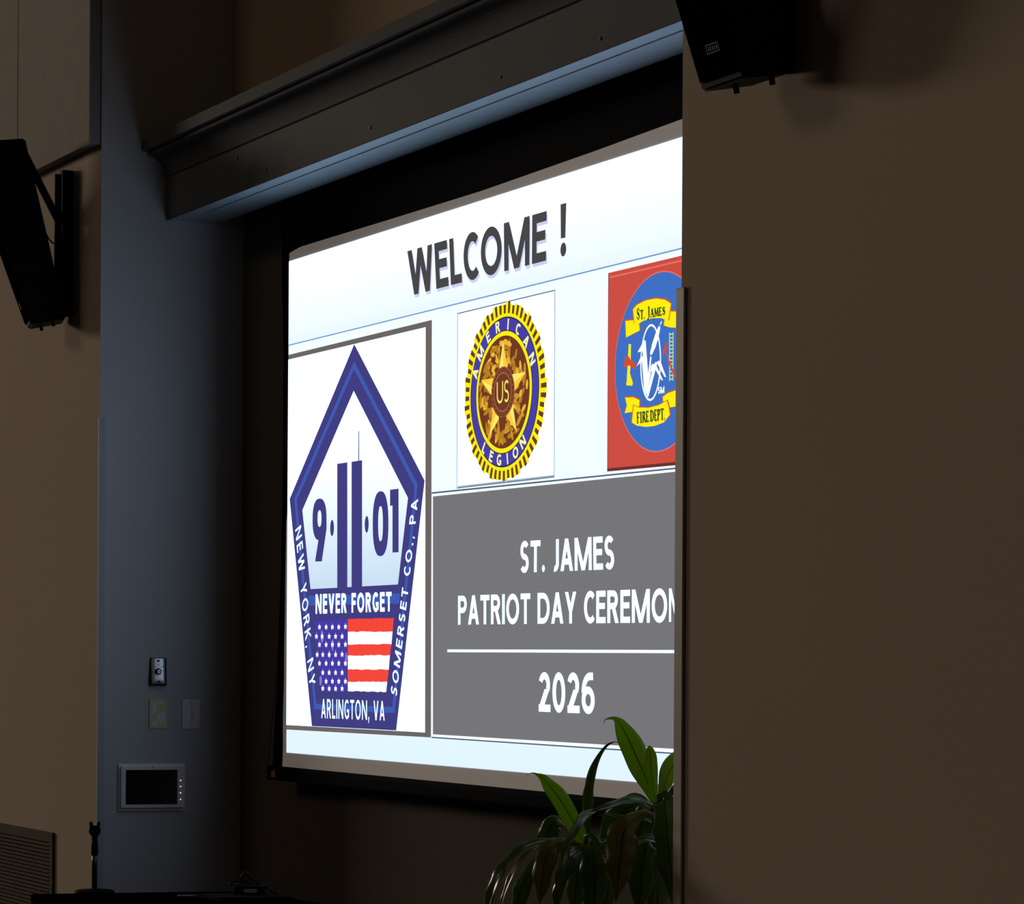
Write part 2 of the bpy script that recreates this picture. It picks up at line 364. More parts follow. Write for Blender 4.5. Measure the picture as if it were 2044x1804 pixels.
# a plain bold sans built from stems, bars, diagonals and elliptical arcs, cap height 1
def glyph(ch, t):
    """returns (width, polygons) for one capital or figure; t is half the stem"""
    P = []; h = t*.86
    def V(x, y0=0, y1=1): P.append([(x-t, y0), (x+t, y0), (x+t, y1), (x-t, y1)])
    def B(y, x0, x1): P.append([(x0, y-h), (x1, y-h), (x1, y+h), (x0, y+h)])
    def G(x0, y0, x1, y1, k=1.12): P.append([(x0-t*k, y0), (x0+t*k, y0), (x1+t*k, y1), (x1-t*k, y1)])
    def A(cx, cy, rx, ry, a0, a1, n=18):
        a0, a1 = math.radians(a0), math.radians(a1)
        for i in range(n):
            p, q = a0+(a1-a0)*i/n, a0+(a1-a0)*(i+1)/n
            P.append([(cx+rx*math.cos(p), cy+ry*math.sin(p)), (cx+rx*math.cos(q), cy+ry*math.sin(q)), (cx+(rx-2*t)*math.cos(q), cy+(ry-2*h)*math.sin(q)), (cx+(rx-2*t)*math.cos(p), cy+(ry-2*h)*math.sin(p))])
    if ch == 'A': w = .96; G(t*1.12, 0, .48, 1); G(w-t*1.12, 0, .48, 1); B(.29, .2, .76)
    elif ch == 'C': w = .80; A(.48, .5, .48, .51, 48, 312, 26)
    elif ch == 'D': w = .98; V(t); B(1-h, 0, .45); B(h, 0, .45); A(.45, .5, .53, .5, -90, 90)
    elif ch == 'E': w = .70; V(t); B(1-h, 0, w); B(.53, 0, w-.05); B(h, 0, w)
    elif ch == 'F': w = .68; V(t); B(1-h, 0, w); B(.50, 0, w-.05)
    elif ch == 'G': w = .92; A(.50, .5, .50, .51, 48, 318, 26); V(w-t, .1, .5); B(.5-h, .5, w)
    elif ch == 'I': w = 2*t; V(t)
    elif ch == 'J': w = .50; V(w-t, .24, 1); A(w-.30, .26, .30, .27, 0, -110, 12)
    elif ch == 'K': w = .84; V(t); G(t*1.5, .46, w-t*1.25, 1, 1.25); G(w-t*1.25, 0, t*2.6, .58, 1.25)
    elif ch == 'L': w = .62; V(t); B(h, 0, w)
    elif ch == 'M': w = 1.28; V(t); V(w-t); G(t*1.15, 1, w/2, 0, 1.15); G(w-t*1.15, 1, w/2, 0, 1.15)
    elif ch == 'N': w = 1.0; V(t); V(w-t); G(t*1.2, 1, w-t*1.2, 0, 1.2)
    elif ch == 'O': w = 1.08; A(w/2, .5, w/2, .51, 0, 360, 36)
    elif ch == 'P': w = .78; V(t); B(1-h, 0, .42); B(.40+h, 0, .42); A(.44, .70, .34, .30, -90, 90)
    elif ch == 'R': w = .84; V(t); B(1-h, 0, .42); B(.43+h, 0, .42); A(.44, .715, .34, .285, -90, 90); G(w-t*1.2, 0, .44, .5, 1.2)
    elif ch == 'S': w = .70; r = (.51+h)/2; A(.36, 1.01-r, .35, r, 35, 270, 20); A(.34, r-.01, .35, r, 90, -145, 20)
    elif ch == 'T': w = .80; V(w/2); B(1-h, 0, w)
    elif ch == 'U': w = .92; V(t, .36, 1); V(w-t, .36, 1); A(w/2, .37, w/2, .38, 180, 360, 22)
    elif ch == 'V': w = .94; G(t*1.12, 1, w/2, 0); G(w-t*1.12, 1, w/2, 0)
    elif ch == 'W': w = 1.40; G(t*1.1, 1, .37, 0); G(.37, 0, .70, 1); G(.70, 1, 1.03, 0); G(w-t*1.1, 1, 1.03, 0)
    elif ch == 'Y': w = .88; G(t*1.15, 1, w/2, .38, 1.15); G(w-t*1.15, 1, w/2, .38, 1.15); V(w/2, 0, .45)
    elif ch == '0': w = .78; A(w/2, .5, w/2, .51, 0, 360, 32)
    elif ch == '2': w = .72; A(.35, .69, .35, .32, 160, -35, 18); G(t*1.3, h, w-t*1.9, .58, 1.35); B(h, 0, w)
    elif ch == '6': w = .76; A(w/2, .33, w/2, .34, 0, 360, 28); A(.50, .50, .50, .51, 90, 180, 16); B(1-h+.01, .48, .68)
    elif ch == ',': w = .20; P.append([(.02, -.16), (.10, -.16), (.20, .16), (.04, .16)])
    elif ch == '.': w = .22; P.append([(.11+.115*math.cos(i*.7854), .105+.115*math.sin(i*.7854)) for i in range(8)])
    else: w = .34
    return w, P
def layout(body, t, gap=.13):
    x = 0; out = []
    for ch in body:
        w, P = glyph(ch, t); out.append((x, w, P)); x += w+gap
    return x-gap, out
def quad_text(name, body, quad, m, layer, parent, t=.095, gap=.13):
    """lettering set into the quad BL, BR, TR, TL given on the screen plane"""
    tot, L = layout(body, t, gap); bm = bmesh.new(); y = YS-.0012-layer*.0005
    for ch, (x, w, P) in zip(body, L):
        if ch in ' ,': to_obj(name, bm, m, parent); bm = bmesh.new()
        for poly in P:
            vs = []
            for a, b in poly:
                s = (x+a)/tot; p = lerp(lerp(quad[0], quad[1], s), lerp(quad[3], quad[2], s), b)
                vs.append(bm.verts.new((p[0], y, p[1])))
            bm.faces.new(vs)
    return to_obj(name, bm, m, parent)
def arc_text(name, body, cx, cz, rad, a0, a1, h, m, layer, parent, inward=False, t=.085, wscale=1.0):
    """letters set round a circle"""
    y = YS-.0012-layer*.0005; k = len(body)
    for i, ch in enumerate(body):
        bm = bmesh.new(); w, P = glyph(ch, t); a = a0+(a1-a0)*i/(k-1)
        rot = a-math.pi/2 if not inward else a+math.pi/2
        px, pz = cx+rad*math.cos(a), cz+rad*math.sin(a)
        for poly in P:
            vs = []
            for u, v in poly:
                lx, ly = (u-w/2)*h*wscale, (v-.5)*h
                vs.append(bm.verts.new((px+lx*math.cos(rot)-ly*math.sin(rot), y, pz+lx*math.sin(rot)+ly*math.cos(rot))))
            bm.faces.new(vs)
        to_obj('emblem_letter', bm, m, parent)
def band(name, pts, w, m, layer, parent, closed=False):
    """line of width w along points"""
    P = [Vector((a, b)) for a, b in pts]; polys = []
    nn = len(P); L = []; Rr = []
    for i in range(nn):
        a = P[(i-1) % nn] if closed or i > 0 else P[i]; b = P[(i+1) % nn] if closed or i < nn-1 else P[i]
        t1 = (P[i]-a); t2 = (b-P[i])
        if t1.length < 1e-9: t1 = t2
        if t2.length < 1e-9: t2 = t1
        t1.normalize(); t2.normalize(); n1 = Vector((-t1.y, t1.x)); n2 = Vector((-t2.y, t2.x))
        mm = (n1+n2).normalized(); k = w/2/max(.35, mm.dot(n1))
        L.append(P[i]+mm*k); Rr.append(P[i]-mm*k)
    for i in range(nn if closed else nn-1):
        j = (i+1) % nn; polys.append([tuple(L[i]), tuple(L[j]), tuple(Rr[j]), tuple(Rr[i])])
    return flats(name, polys, m, layer, parent)
def circle(cx, cz, rx, rz=None, n=72, a0=0):
    rz = rz or rx
    return [(cx+rx*math.cos(a0+2*math.pi*i/n), cz+rz*math.sin(a0+2*math.pi*i/n)) for i in range(n)]
def ring(name, cx, cz, ra, rb, m, layer, parent, n=72):
    A, B = circle(cx, cz, ra, None, n), circle(cx, cz, rb, None, n)
    return flats(name, [[A[i], A[(i+1) % n], B[(i+1) % n], B[i]] for i in range(n)], m, layer, parent)

# title band
tb = [(0.7740,2.6535), (3.5421,2.6515)]
zline = (tb[0][1]+tb[1][1])/2
flat('title_band', [(IL, tb[0][1]), (IR, tb[1][1]), (IR, IT), (IL, IT)], m_title, 1, pic)
band('title_rule', [(IL, tb[0][1]), (IR, tb[1][1])], .0045, m_line, 2, pic)
wq = [(1.7998,2.7170), (2.7519,2.7159), (2.7549,2.8637), (1.7766,2.8666)]
quad_text('title_lettering_shadow', 'WELCOME', [(x+.006, z-.010) for x, z in wq], m_title_sh, 2, pic, .114, .12)
quad_text('title_lettering', 'WELCOME', wq, m_title_ink, 3, pic, .114, .12)
bq = [(2.8443,2.7698), (2.8723,2.7683), (2.8773,2.8703), (2.8415,2.8709)]
flat('exclamation_stroke', bq, m_title_ink, 3, pic)
dq = [(2.8603,2.7351)][0]
flat('exclamation_dot', circle(dq[0], dq[1], .018, .0205, 24), m_title_ink, 3, pic)

# left picture: frame, white ground and the remembrance badge
fr = [(0.7745,2.6191), (1.9644,2.6209), (1.9740,1.2700), (0.7741,1.2650)]
flat('picture_frame', [(IL, fr[0][1]), fr[1], fr[2], (IL, fr[3][1])], m_frame, 1, pic)
fi = [(0.7747,2.6020), (1.9188,2.6019), (1.9307,1.2849), (0.7841,1.2814)]
flat('picture_ground', [(IL, fi[0][1]), fi[1], fi[2], (IL, fi[3][1])], m_white, 2, pic)
PO = [(1.3522,2.6016), (1.9184,2.1035), (1.7103,1.2858), (1.0031,1.2831), (0.7889,2.0970)]
flat('badge_body', PO, m_navy, 3, pic)
bl = [(1.3532,2.5290), (1.8558,2.0904), (1.6886,1.3530), (1.0338,1.3537), (0.8445,2.0925)]
band('badge_blue_band', bl, .020, m_blue, 4, pic, True)
band('badge_cross_band', [(0.9668,1.7275), (1.7328,1.7232)], .034, m_blue, 4, pic)
flat('badge_window', [(1.3523,2.4414), (1.7944,2.0529), (1.7198,1.7697), (0.9864,1.7683), (0.9087,2.0519)], m_winb, 5, pic)
flat('tower', [(1.2164,2.1991), (1.3028,2.1989), (1.3087,1.7616), (1.2224,1.7615)], m_navy, 6, pic)
flat('tower', [(1.3387,2.1990), (1.4265,2.1989), (1.4323,1.7626), (1.3446,1.7626)], m_navy, 6, pic)
flat('antenna', [(1.3948,2.3001), (1.4010,2.2997), (1.4024,2.1961), (1.3949,2.1965)], m_navy, 6, pic)
# 9, dots, 0 and 1
def oval_ring(name, quad, hw, hh, m, layer, parent, hx=.5, hz=.5):
    bl_, br, tr, tl = quad; nn = 40
    def at(s, t): return lerp(lerp(bl_, br, s), lerp(tl, tr, s), t)
    def sup(a, rx, rz, cx, cz):
        c, s = math.cos(a), math.sin(a); k = .82
        return at(cx+rx*math.copysign(abs(c)**k, c), cz+rz*math.copysign(abs(s)**k, s))
    A = [sup(2*math.pi*i/nn, .5, .5, .5, .5) for i in range(nn)]; B = [sup(2*math.pi*i/nn, hw, hh, hx, hz) for i in range(nn)]
    return flats(name, [[A[i], A[(i+1) % nn], B[(i+1) % nn], B[i]] for i in range(nn)], m, layer, parent)
oval_ring('numeral_zero', [(1.5181,1.8676), (1.6446,1.8672), (1.6417,2.0848), (1.5151,2.0869)], .15, .27, m_navy, 6, pic)
flat('numeral_one', [(1.6545,2.0867), (1.7219,2.0871), (1.7247,1.8766), (1.6765,1.8768), (1.6744,2.0333), (1.6552,2.0329)], m_navy, 6, pic)
oval_ring('numeral_nine_bowl', [(1.0034,1.9395), (1.1274,1.9387), (1.1254,2.0844), (1.0013,2.0868)], .14, .20, m_navy, 6, pic, .5, .52)
flat('numeral_nine_tail', [(1.1264,2.0125), (1.1269,1.9756), (1.0867,1.8635), (1.0267,1.8652), (1.0568,1.9430), (1.0874,1.9701)], m_navy, 6, pic)
for q in [(1.1749,1.9778), (1.4674,1.9788)]:
    flat('numeral_dot', circle(q[0], q[1], .0165, .0285, 24), m_navy, 6, pic)
# badge lettering
quad_text('badge_lettering', 'NEVER FORGET', [(1.0354,1.6799), (1.6726,1.6811), (1.6717,1.7464), (1.0345,1.7495)], m_white, 7, pic, .125, .22)
quad_text('badge_lettering', 'ARLINGTON, VA', [(1.0912,1.3134), (1.6223,1.3165), (1.6214,1.3820), (1.0903,1.3809)], m_white, 7, pic, .085, .26)
quad_text('badge_lettering', 'NEW YORK, NY', [(0.8468,1.9831), (0.9866,1.4209), (1.0365,1.4356), (0.8990,2.0001)], m_white, 7, pic, .09, .42)
quad_text('badge_lettering', 'SOMERSET CO., PA', [(1.7162,1.3964), (1.8745,2.0461), (1.8257,2.0440), (1.6698,1.4112)], m_white, 7, pic, .10, .36)
# flag
cn = [(1.0156,1.6560), (1.3132,1.6579), (1.3165,1.4110), (1.0934,1.4095)]
flat('flag_canton', cn, m_flagb, 5, pic)
FLAG = [(1.3132,1.6588), (1.6886,1.6596), (1.6798,1.6145), (1.3138,1.6148), (1.6719,1.5719), (1.3144,1.5716), (1.6597,1.5355), (1.3149,1.5331), (1.6519,1.4875), (1.3155,1.4853), (1.6397,1.4469), (1.3161,1.4436), (1.6316,1.4121), (1.3165,1.4110)]
def rough(a, b, k, amp):
    return [(lerp(a, b, i/k)[0], lerp(a, b, i/k)[1]+(random.uniform(-amp, amp) if 0 < i < k else 0)) for i in range(k+1)]
rows = [(FLAG[0], FLAG[1]), (FLAG[3], FLAG[2]), (FLAG[5], FLAG[4]), (FLAG[7], FLAG[6]), (FLAG[9], FLAG[8]), (FLAG[11], FLAG[10]), (FLAG[13], FLAG[12])]
edges = [rough(a, b, 14, .0015) for a, b in rows]
for i in range(6):
    flat('flag_stripe', edges[i]+edges[i+1][::-1], m_flagr if i % 2 == 0 else m_offw, 5, pic)
for cx, cz, r in [(p[0], p[1], r) for p, r in zip([(1.0931,1.6024), (1.1843,1.5718), (1.1582,1.5356), (1.3014,1.5280), (1.0812,1.4454), (1.2101,1.5403)], (.020, .018, .012, .012, .018, .010))]:
    flat('flag_worn_patch', [(cx+r*random.uniform(.35, .8)*math.cos(a), cz+r*random.uniform(.8, 1.6)*math.sin(a)) for a in [k*math.pi/6 for k in range(12)]], m_worn, 5.5, pic)
def star(cx, cz, r, r2, n=5, a0=math.pi/2):
    return [(cx+(r if i % 2 == 0 else r2)*math.cos(a0+i*math.pi/n), cz+(r if i % 2 == 0 else r2)*math.sin(a0+i*math.pi/n)) for i in range(2*n)]
st = [(1.0692,1.6340), (1.1278,1.6335), (1.1823,1.6331), (1.2375,1.6327), (1.2943,1.6342), (1.0425,1.6012), (1.0931,1.6010), (1.1550,1.6007), (1.2104,1.6005), (1.2664,1.6003), (1.0700,1.5720), (1.1286,1.5719), (1.1832,1.5718), (1.2383,1.5717), (1.2951,1.5726), (1.0504,1.5368), (1.0999,1.5369), (1.1559,1.5369), (1.2113,1.5370), (1.2673,1.5380), (1.0709,1.5063), (1.1295,1.5066), (1.1841,1.5068), (1.2392,1.5070), (1.2960,1.5073), (1.1008,1.4737), (1.1567,1.4741), (1.2121,1.4745), (1.2681,1.4749), (1.1304,1.4436), (1.1849,1.4441), (1.2400,1.4447), (1.2969,1.4452), (1.1015,1.4185), (1.1575,1.4182), (1.2129,1.4189), (1.2689,1.4196)]
for x, z in st:
    flat('flag_star', star(x, z, .0128, .0052), m_offw, 6, pic)

# middle picture: the legion emblem on a white card
cq = [(2.1549,2.6209), (2.8079,2.6208), (2.8092,2.0665), (2.1559,2.0670)]
flat('emblem_card', cq, m_white, 1, pic)
band('emblem_card_edge', cq, .0034, m_dk, 2, pic, True)
band('emblem_card_shadow', [(2.1626,2.0692), (2.8077,2.0693)], .007, beamed('slide_card_shadow', (160, 180, 196)), 2, pic)
ec = [(2.4875,2.3448)][0]; er = [(2.2064,2.3678), (2.7583,2.3228)]; ER = (er[1][0]-er[0][0])/2; EX, EZ = (er[0][0]+er[1][0])/2, ec[1]
N = 56; yel = []; brn = []
for i in range(N*2):
    a0 = 2*math.pi*(i-.5)/(N*2); a1 = 2*math.pi*(i+.5)/(N*2)
    ro = ER*(.985+.018*math.cos((i//2)*2.4)+.008*(i % 2))
    q = [(EX+.86*ER*math.cos(a0), EZ+.86*ER*math.sin(a0)), (EX+ro*math.cos(a0), EZ+ro*math.sin(a0)), (EX+ro*math.cos(a1), EZ+ro*math.sin(a1)), (EX+.86*ER*math.cos(a1), EZ+.86*ER*math.sin(a1))]
    (yel if i % 2 else brn).append(q)
flats('emblem_ray', yel, m_yel, 2, pic); flats('emblem_ray', brn, m_ray, 2, pic)
flat('emblem_disc', circle(EX, EZ, ER*.875), m_yel, 3, pic)
flat('emblem_ring', circle(EX, EZ, ER*.838), m_ringdk, 4, pic)
flat('emblem_ring', circle(EX, EZ, ER*.822), m_ringb, 5, pic)
flat('emblem_ring', circle(EX, EZ, ER*.690), m_ringdk, 6, pic)
flat('emblem_ring', circle(EX, EZ, ER*.678), m_yel, 7, pic)
flat('emblem_field', circle(EX, EZ, ER*.628), m_brown, 8, pic)
for i in range(130):                                        # wreath leaves
    a = random.uniform(0, 2*math.pi); rr = random.uniform(.30, .57)*ER
    x, z = EX+rr*math.cos(a), EZ+rr*math.sin(a); dirv = a+random.uniform(-.3, .3)+(1.2 if i % 3 else 0)
    ln, wd = random.uniform(.05, .085)*ER, random.uniform(.022, .035)*ER
    pts = [(x+ln*math.cos(t)*math.cos(dirv)-wd*math.sin(t)*math.sin(dirv), z+ln*math.cos(t)*math.sin(dirv)+wd*math.sin(t)*math.cos(dirv)) for t in [2*math.pi*k/8 for k in range(8)]]
    flat('wreath_leaf', pts, (m_goldd, m_gold, m_goldd, m_wreath)[i % 4], 9+(i % 5)*.3, pic)
sp_ = star(EX, EZ, ER*.575, ER*.22)
for i in range(10):
    flat('emblem_star_facet', [(EX, EZ), sp_[i], sp_[(i+1) % 10]], (m_goldl, m_starsh)[i % 2], 11, pic)
flat('emblem_boss', circle(EX, EZ, ER*.285, None, 40), m_brownl, 12, pic)
flat('emblem_boss', circle(EX, EZ, ER*.272, None, 40), m_brown, 13, pic)
ring('emblem_boss', EX, EZ, ER*.225, ER*.205, m_brownl, 14, pic, 36)
for i in range(24):
    a = 2*math.pi*i/24
    flat('emblem_boss_bead', circle(EX+ER*.249*math.cos(a), EZ+ER*.249*math.sin(a), ER*.011, None, 6), m_brownl, 14, pic)
flat('emblem_foot', [(EX-ER*.07, EZ-ER*.42), (EX+ER*.05, EZ-ER*.42), (EX+ER*.09, EZ-ER*.27), (EX-ER*.10, EZ-ER*.27)], m_brown, 12, pic)
usq = [(2.4446,2.3113), (2.5261,2.3121), (2.5253,2.3789), (2.4438,2.3779)]
quad_text('emblem_lettering', 'US', usq, m_goldl, 15, pic, .065, .16)
arc_text('emblem_lettering', 'AMERICAN', EX, EZ, ER*.752, math.radians(159), math.radians(24), ER*.128, m_pale, 9, pic, False, .12, .95)
arc_text('emblem_lettering', 'LEGION', EX, EZ, ER*.755, math.radians(232), math.radians(309), ER*.128, m_pale, 9, pic, True, .12, .95)

# right picture: fire department badge
rq = [(3.1319,2.6335), (3.5378,2.6323), (3.5193,2.0614), (3.1323,2.0657)]
RX0 = (rq[0][0]+rq[3][0])/2; rr_ = [(3.1758,2.3676), (3.4079,2.5999), (3.3780,2.1053)]
CR = (rr_[1][1]-rr_[2][1])/2; CX, CZ = rr_[0][0]+CR, (rr_[1][1]+rr_[2][1])/2
RX1 = CX+(CX-RX0)
sl = (rq[1][1]-rq[0][1])/(rq[1][0]-rq[0][0]); sb = (rq[2][1]-rq[3][1])/(rq[2][0]-rq[3][0])
flat('badge_card', [(RX0, rq[3][1]), (RX1, rq[3][1]+sb*(RX1-RX0)), (RX1, rq[0][1]+sl*(RX1-RX0)), (RX0, rq[0][1])], m_red, 1, pic)
band('badge_card_highlight', [(RX0+.01, rq[0][1]-.014), (RX1-.01, rq[0][1]-.014+sl*(RX1-RX0))], .005, m_redhi, 2, pic)
band('badge_card_edge', [(RX0, rq[3][1]+.003), (RX1, rq[3][1]+.003+sb*(RX1-RX0))], .009, m_reddk, 2, pic)
band('badge_card_edge', [(RX0+.001, rq[3][1]), (RX0+.001, rq[0][1])], .003, m_reddk, 2, pic)
flat('badge_circle_rim', circle(CX, CZ, CR+.0035), m_redhi, 2, pic)
flat('badge_circle', circle(CX, CZ, CR), m_bl, 3, pic)
def grow(p, k):
    cx = sum(a for a, b in p)/len(p); cz = sum(b for a, b in p)/len(p)
    return [(cx+(a-cx)*k, cz+(b-cz)*k+.0015) for a, b in p]
tails = [[(3.2356,2.4853), (3.2808,2.4824), (3.2895,2.4743), (3.3134,2.4683), (3.3172,2.4499), (3.2812,2.4446), (3.2398,2.4378), (3.2505,2.4585)], [(3.4824,2.4861), (3.5237,2.4806), (3.5164,2.4631), (3.5242,2.4360), (3.4794,2.4424), (3.4501,2.4506), (3.4548,2.4678), (3.4757,2.4604)],
         [(3.2358,2.2681), (3.2832,2.2650), (3.3179,2.2544), (3.3159,2.2348), (3.2907,2.2421), (3.2836,2.2246), (3.2341,2.2240), (3.2470,2.2455)], [(3.4467,2.2530), (3.4744,2.2614), (3.5226,2.2662), (3.5173,2.2456), (3.5244,2.2212), (3.4818,2.2210), (3.4733,2.2368), (3.4504,2.2361)]]
mains = [[(3.2804,2.5131), (3.3020,2.5234), (3.3520,2.5304), (3.4087,2.5295), (3.4577,2.5205), (3.4904,2.5063), (3.4824,2.4861), (3.4757,2.4604), (3.4373,2.4721), (3.3881,2.4766), (3.3384,2.4746), (3.3134,2.4693), (3.2881,2.4727)], [(3.2870,2.2424), (3.3124,2.2340), (3.3696,2.2289), (3.4260,2.2316), (3.4712,2.2405), (3.4818,2.2203), (3.4875,2.2005), (3.4544,2.1818), (3.4055,2.1757), (3.3559,2.1763), (3.3057,2.1835), (3.2767,2.1945)]]
for t in tails:
    flat('banner_rim', grow(t, 1.10), m_rim, 4, pic); flat('banner_tail', t, m_yel, 5, pic)
for t in mains:
    flat('banner_rim', grow(t, 1.045), m_rim, 6, pic); flat('banner', t, m_yel, 7, pic)
# banner lettering in a serif hand: thick and thin strokes
SER = {  # each stroke: x0,y0,x1,y1,weight on a unit cell
 'T': [(.5, 0, .5, 1, 1), (.02, .97, .98, .97, .5), (.3, .03, .7, .03, .4), (.05, .82, .05, .97, .4), (.95, .82, .95, .97, .4)],
 'S': [(.85, .82, .55, .98, .5), (.55, .98, .2, .82, .6), (.2, .82, .3, .6, .8), (.3, .6, .75, .42, 1.1), (.75, .42, .82, .2, .8), (.82, .2, .5, .02, .6), (.5, .02, .12, .2, .5), (.12, .2, .12, .32, .4), (.86, .70, .86, .85, .4)],
 'J': [(.62, .97, .62, .1, 1), (.62, .1, .35, -.15, .7), (.35, -.15, .1, -.1, .7), (.35, .97, .9, .97, .4)],
 'A': [(.5, 1, .1, 0, .5), (.5, 1, .88, 0, 1), (.25, .36, .72, .36, .4), (-.02, .02, .26, .02, .4), (.7, .02, 1.04, .02, .4)],
 'M': [(.12, 0, .2, 1, .5), (.2, 1, .5, .1, 1), (.5, .1, .82, 1, .5), (.82, 1, .9, 0, 1), (0, .02, .26, .02, .4), (.74, .02, 1.04, .02, .4)],
 'E': [(.22, 0, .22, 1, 1), (.05, .97, .88, .97, .5), (.22, .52, .72, .52, .45), (.05, .03, .92, .03, .5), (.88, .82, .88, .97, .4), (.93, .03, .93, .2, .4)],
 'F': [(.22, 0, .22, 1, 1), (.05, .97, .9, .97, .5), (.22, .52, .74, .52, .45), (.04, .03, .44, .03, .4), (.9, .82, .9, .97, .4)],
 'I': [(.5, 0, .5, 1, 1), (.2, .97, .8, .97, .4), (.2, .03, .8, .03, .4)],
 'R': [(.22, 0, .22, 1, 1), (.05, .97, .55, .97, .5), (.55, .97, .8, .78, .9), (.8, .78, .55, .52, .8), (.55, .52, .22, .52, .45), (.45, .52, .98, .02, 1), (.04, .03, .42, .03, .4)],
 'D': [(.2, 0, .2, 1, 1), (.03, .97, .5, .97, .5), (.5, .97, .85, .7, .8), (.85, .7, .85, .3, 1), (.85, .3, .5, .03, .8), (.5, .03, .03, .03, .5)],
 'P': [(.22, 0, .22, 1, 1), (.05, .97, .55, .97, .5), (.55, .97, .84, .76, .9), (.84, .76, .55, .48, .8), (.55, .48, .22, .48, .45), (.04, .03, .44, .03, .4)],
 '.': [(.35, .05, .55, .05, 1.1)]}
def serif_text(name, glyphs, base, layer):
    """glyphs: (char, x0, width, scale) as fractions of the quad BL, BR, TR, TL"""
    bl_, br, tr, tl = base; polys = []
    for ch, gx, gw, gs in glyphs:
        for x0, y0, x1, y1, wt in SER[ch]:
            a = lerp(lerp(bl_, br, gx+gw*x0), lerp(tl, tr, gx+gw*x0), y0*gs); b = lerp(lerp(bl_, br, gx+gw*x1), lerp(tl, tr, gx+gw*x1), y1*gs)
            d = Vector((b[0]-a[0], b[1]-a[1]))
            nv = Vector((-d.y, d.x)).normalized()*.0033*wt; ex = d.normalized()*.0008
            polys.append([(a[0]+nv.x-ex.x, a[1]+nv.y-ex.y), (b[0]+nv.x+ex.x, b[1]+nv.y+ex.y), (b[0]-nv.x+ex.x, b[1]-nv.y+ex.y), (a[0]-nv.x-ex.x, a[1]-nv.y-ex.y)])
    flats(name, polys, m_ink, layer, pic)
serif_text('banner_lettering', [('S', 0, .11, 1), ('T', .125, .11, .78), ('.', .245, .05, .8), ('J', .36, .11, 1), ('A', .475, .12, .78), ('M', .605, .15, .78), ('E', .77, .10, .78), ('S', .885, .10, .78)], [(3.3024,2.4805), (3.4637,2.4789), (3.4613,2.5070), (3.3006,2.5138)], 8)
serif_text('banner_lettering', [('F', 0, .105, 1), ('I', .105, .09, 1), ('R', .20, .12, 1), ('E', .335, .10, 1), ('D', .485, .13, 1), ('E', .63, .10, 1), ('P', .74, .105, 1), ('T', .85, .12, 1), ('.', .965, .05, 1)], [(3.3071,2.1895), (3.4613,2.1894), (3.4596,2.2202), (3.3053,2.2201)], 8)
# axe, swamp bird mark, ladder
flat('axe_handle', [(3.2539,2.4177), (3.2670,2.4164), (3.2661,2.3703), (3.2621,2.3346), (3.2791,2.3061), (3.2756,2.2981), (3.2428,2.3019), (3.2413,2.3074), (3.2519,2.3355), (3.2544,2.3714)], m_yel, 4, pic)
flat('axe_head', [(3.2382,2.3837), (3.2543,2.3840), (3.2675,2.3702), (3.2893,2.3628), (3.3004,2.3438), (3.2823,2.3465), (3.2604,2.3564), (3.2385,2.3565), (3.2254,2.3515), (3.2297,2.3628), (3.2384,2.3674)], m_rim, 5, pic)
oc = [(3.3234,2.3593), (3.4326,2.3494), (3.3765,2.4585), (3.3787,2.2502)]
lp_ = circle((oc[0][0]+oc[1][0])/2, (oc[2][1]+oc[3][1])/2, (oc[1][0]-oc[0][0])/2, (oc[2][1]-oc[3][1])/2, 48)
band('bird_mark_loop', lp_, .006, m_offw, 4, pic, True)
for t in ([(3.4369,2.4647), (3.4397,2.4612), (3.4321,2.4532), (3.4286,2.4560)], [(3.3781,2.3750), (3.3752,2.3813), (3.3876,2.4068), (3.4057,2.4335), (3.4196,2.4491), (3.4286,2.4525), (3.4315,2.4451), (3.4206,2.4178), (3.4047,2.3938), (3.3866,2.3760)],
          [(3.3051,2.3897), (3.3420,2.4202), (3.3506,2.4183), (3.3545,2.3922), (3.3666,2.3197), (3.3615,2.2702), (3.3544,2.2679), (3.3430,2.3289), (3.3338,2.3899)], [(3.2998,2.3507), (3.3268,2.3776), (3.3361,2.3742), (3.3466,2.3286), (3.3531,2.2608), (3.3436,2.2823), (3.3298,2.3616)],
          [(3.3523,2.2609), (3.3632,2.3128), (3.3767,2.3730), (3.3838,2.3680), (3.3731,2.3156), (3.3593,2.2721)], [(3.3566,2.2605), (3.3717,2.3085), (3.3819,2.3461), (3.3925,2.3502), (3.4003,2.3459), (3.3969,2.3363), (3.3821,2.3283), (3.3671,2.2804)],
          [(3.3566,2.2591), (3.3680,2.2607), (3.4151,2.3481), (3.4080,2.3545), (3.3940,2.3451)], [(3.4122,2.3526), (3.4248,2.3558), (3.4347,2.3506), (3.4651,2.3062), (3.4560,2.3077), (3.4221,2.3415)], [(3.3968,2.3412), (3.4095,2.3451), (3.4478,2.2989), (3.4387,2.3000)]):
    flat('bird_mark_blade', t, m_offw, 5, pic)
quad_text('service_mark_lettering', 'SM', [(3.4200,2.2633), (3.4556,2.2629), (3.4554,2.2816), (3.4198,2.2825)], m_offw, 5, pic, .13, .1)
lad = [(3.4809,2.4281), (3.4824,2.2935), (3.5003,2.4269), (3.5003,2.2934)]
m_lad = beamed('slide_ladder', (185, 215, 150))
band('ladder_rail', lad[0:2], .005, m_lad, 4, pic); band('ladder_rail', lad[2:4], .005, m_lad, 4, pic)
for i in range(13):
    t = (i+.5)/13; band('ladder_rung', [lerp(lad[0], lad[1], t), lerp(lad[2], lad[3], t)], .004, m_lad, 4, pic)
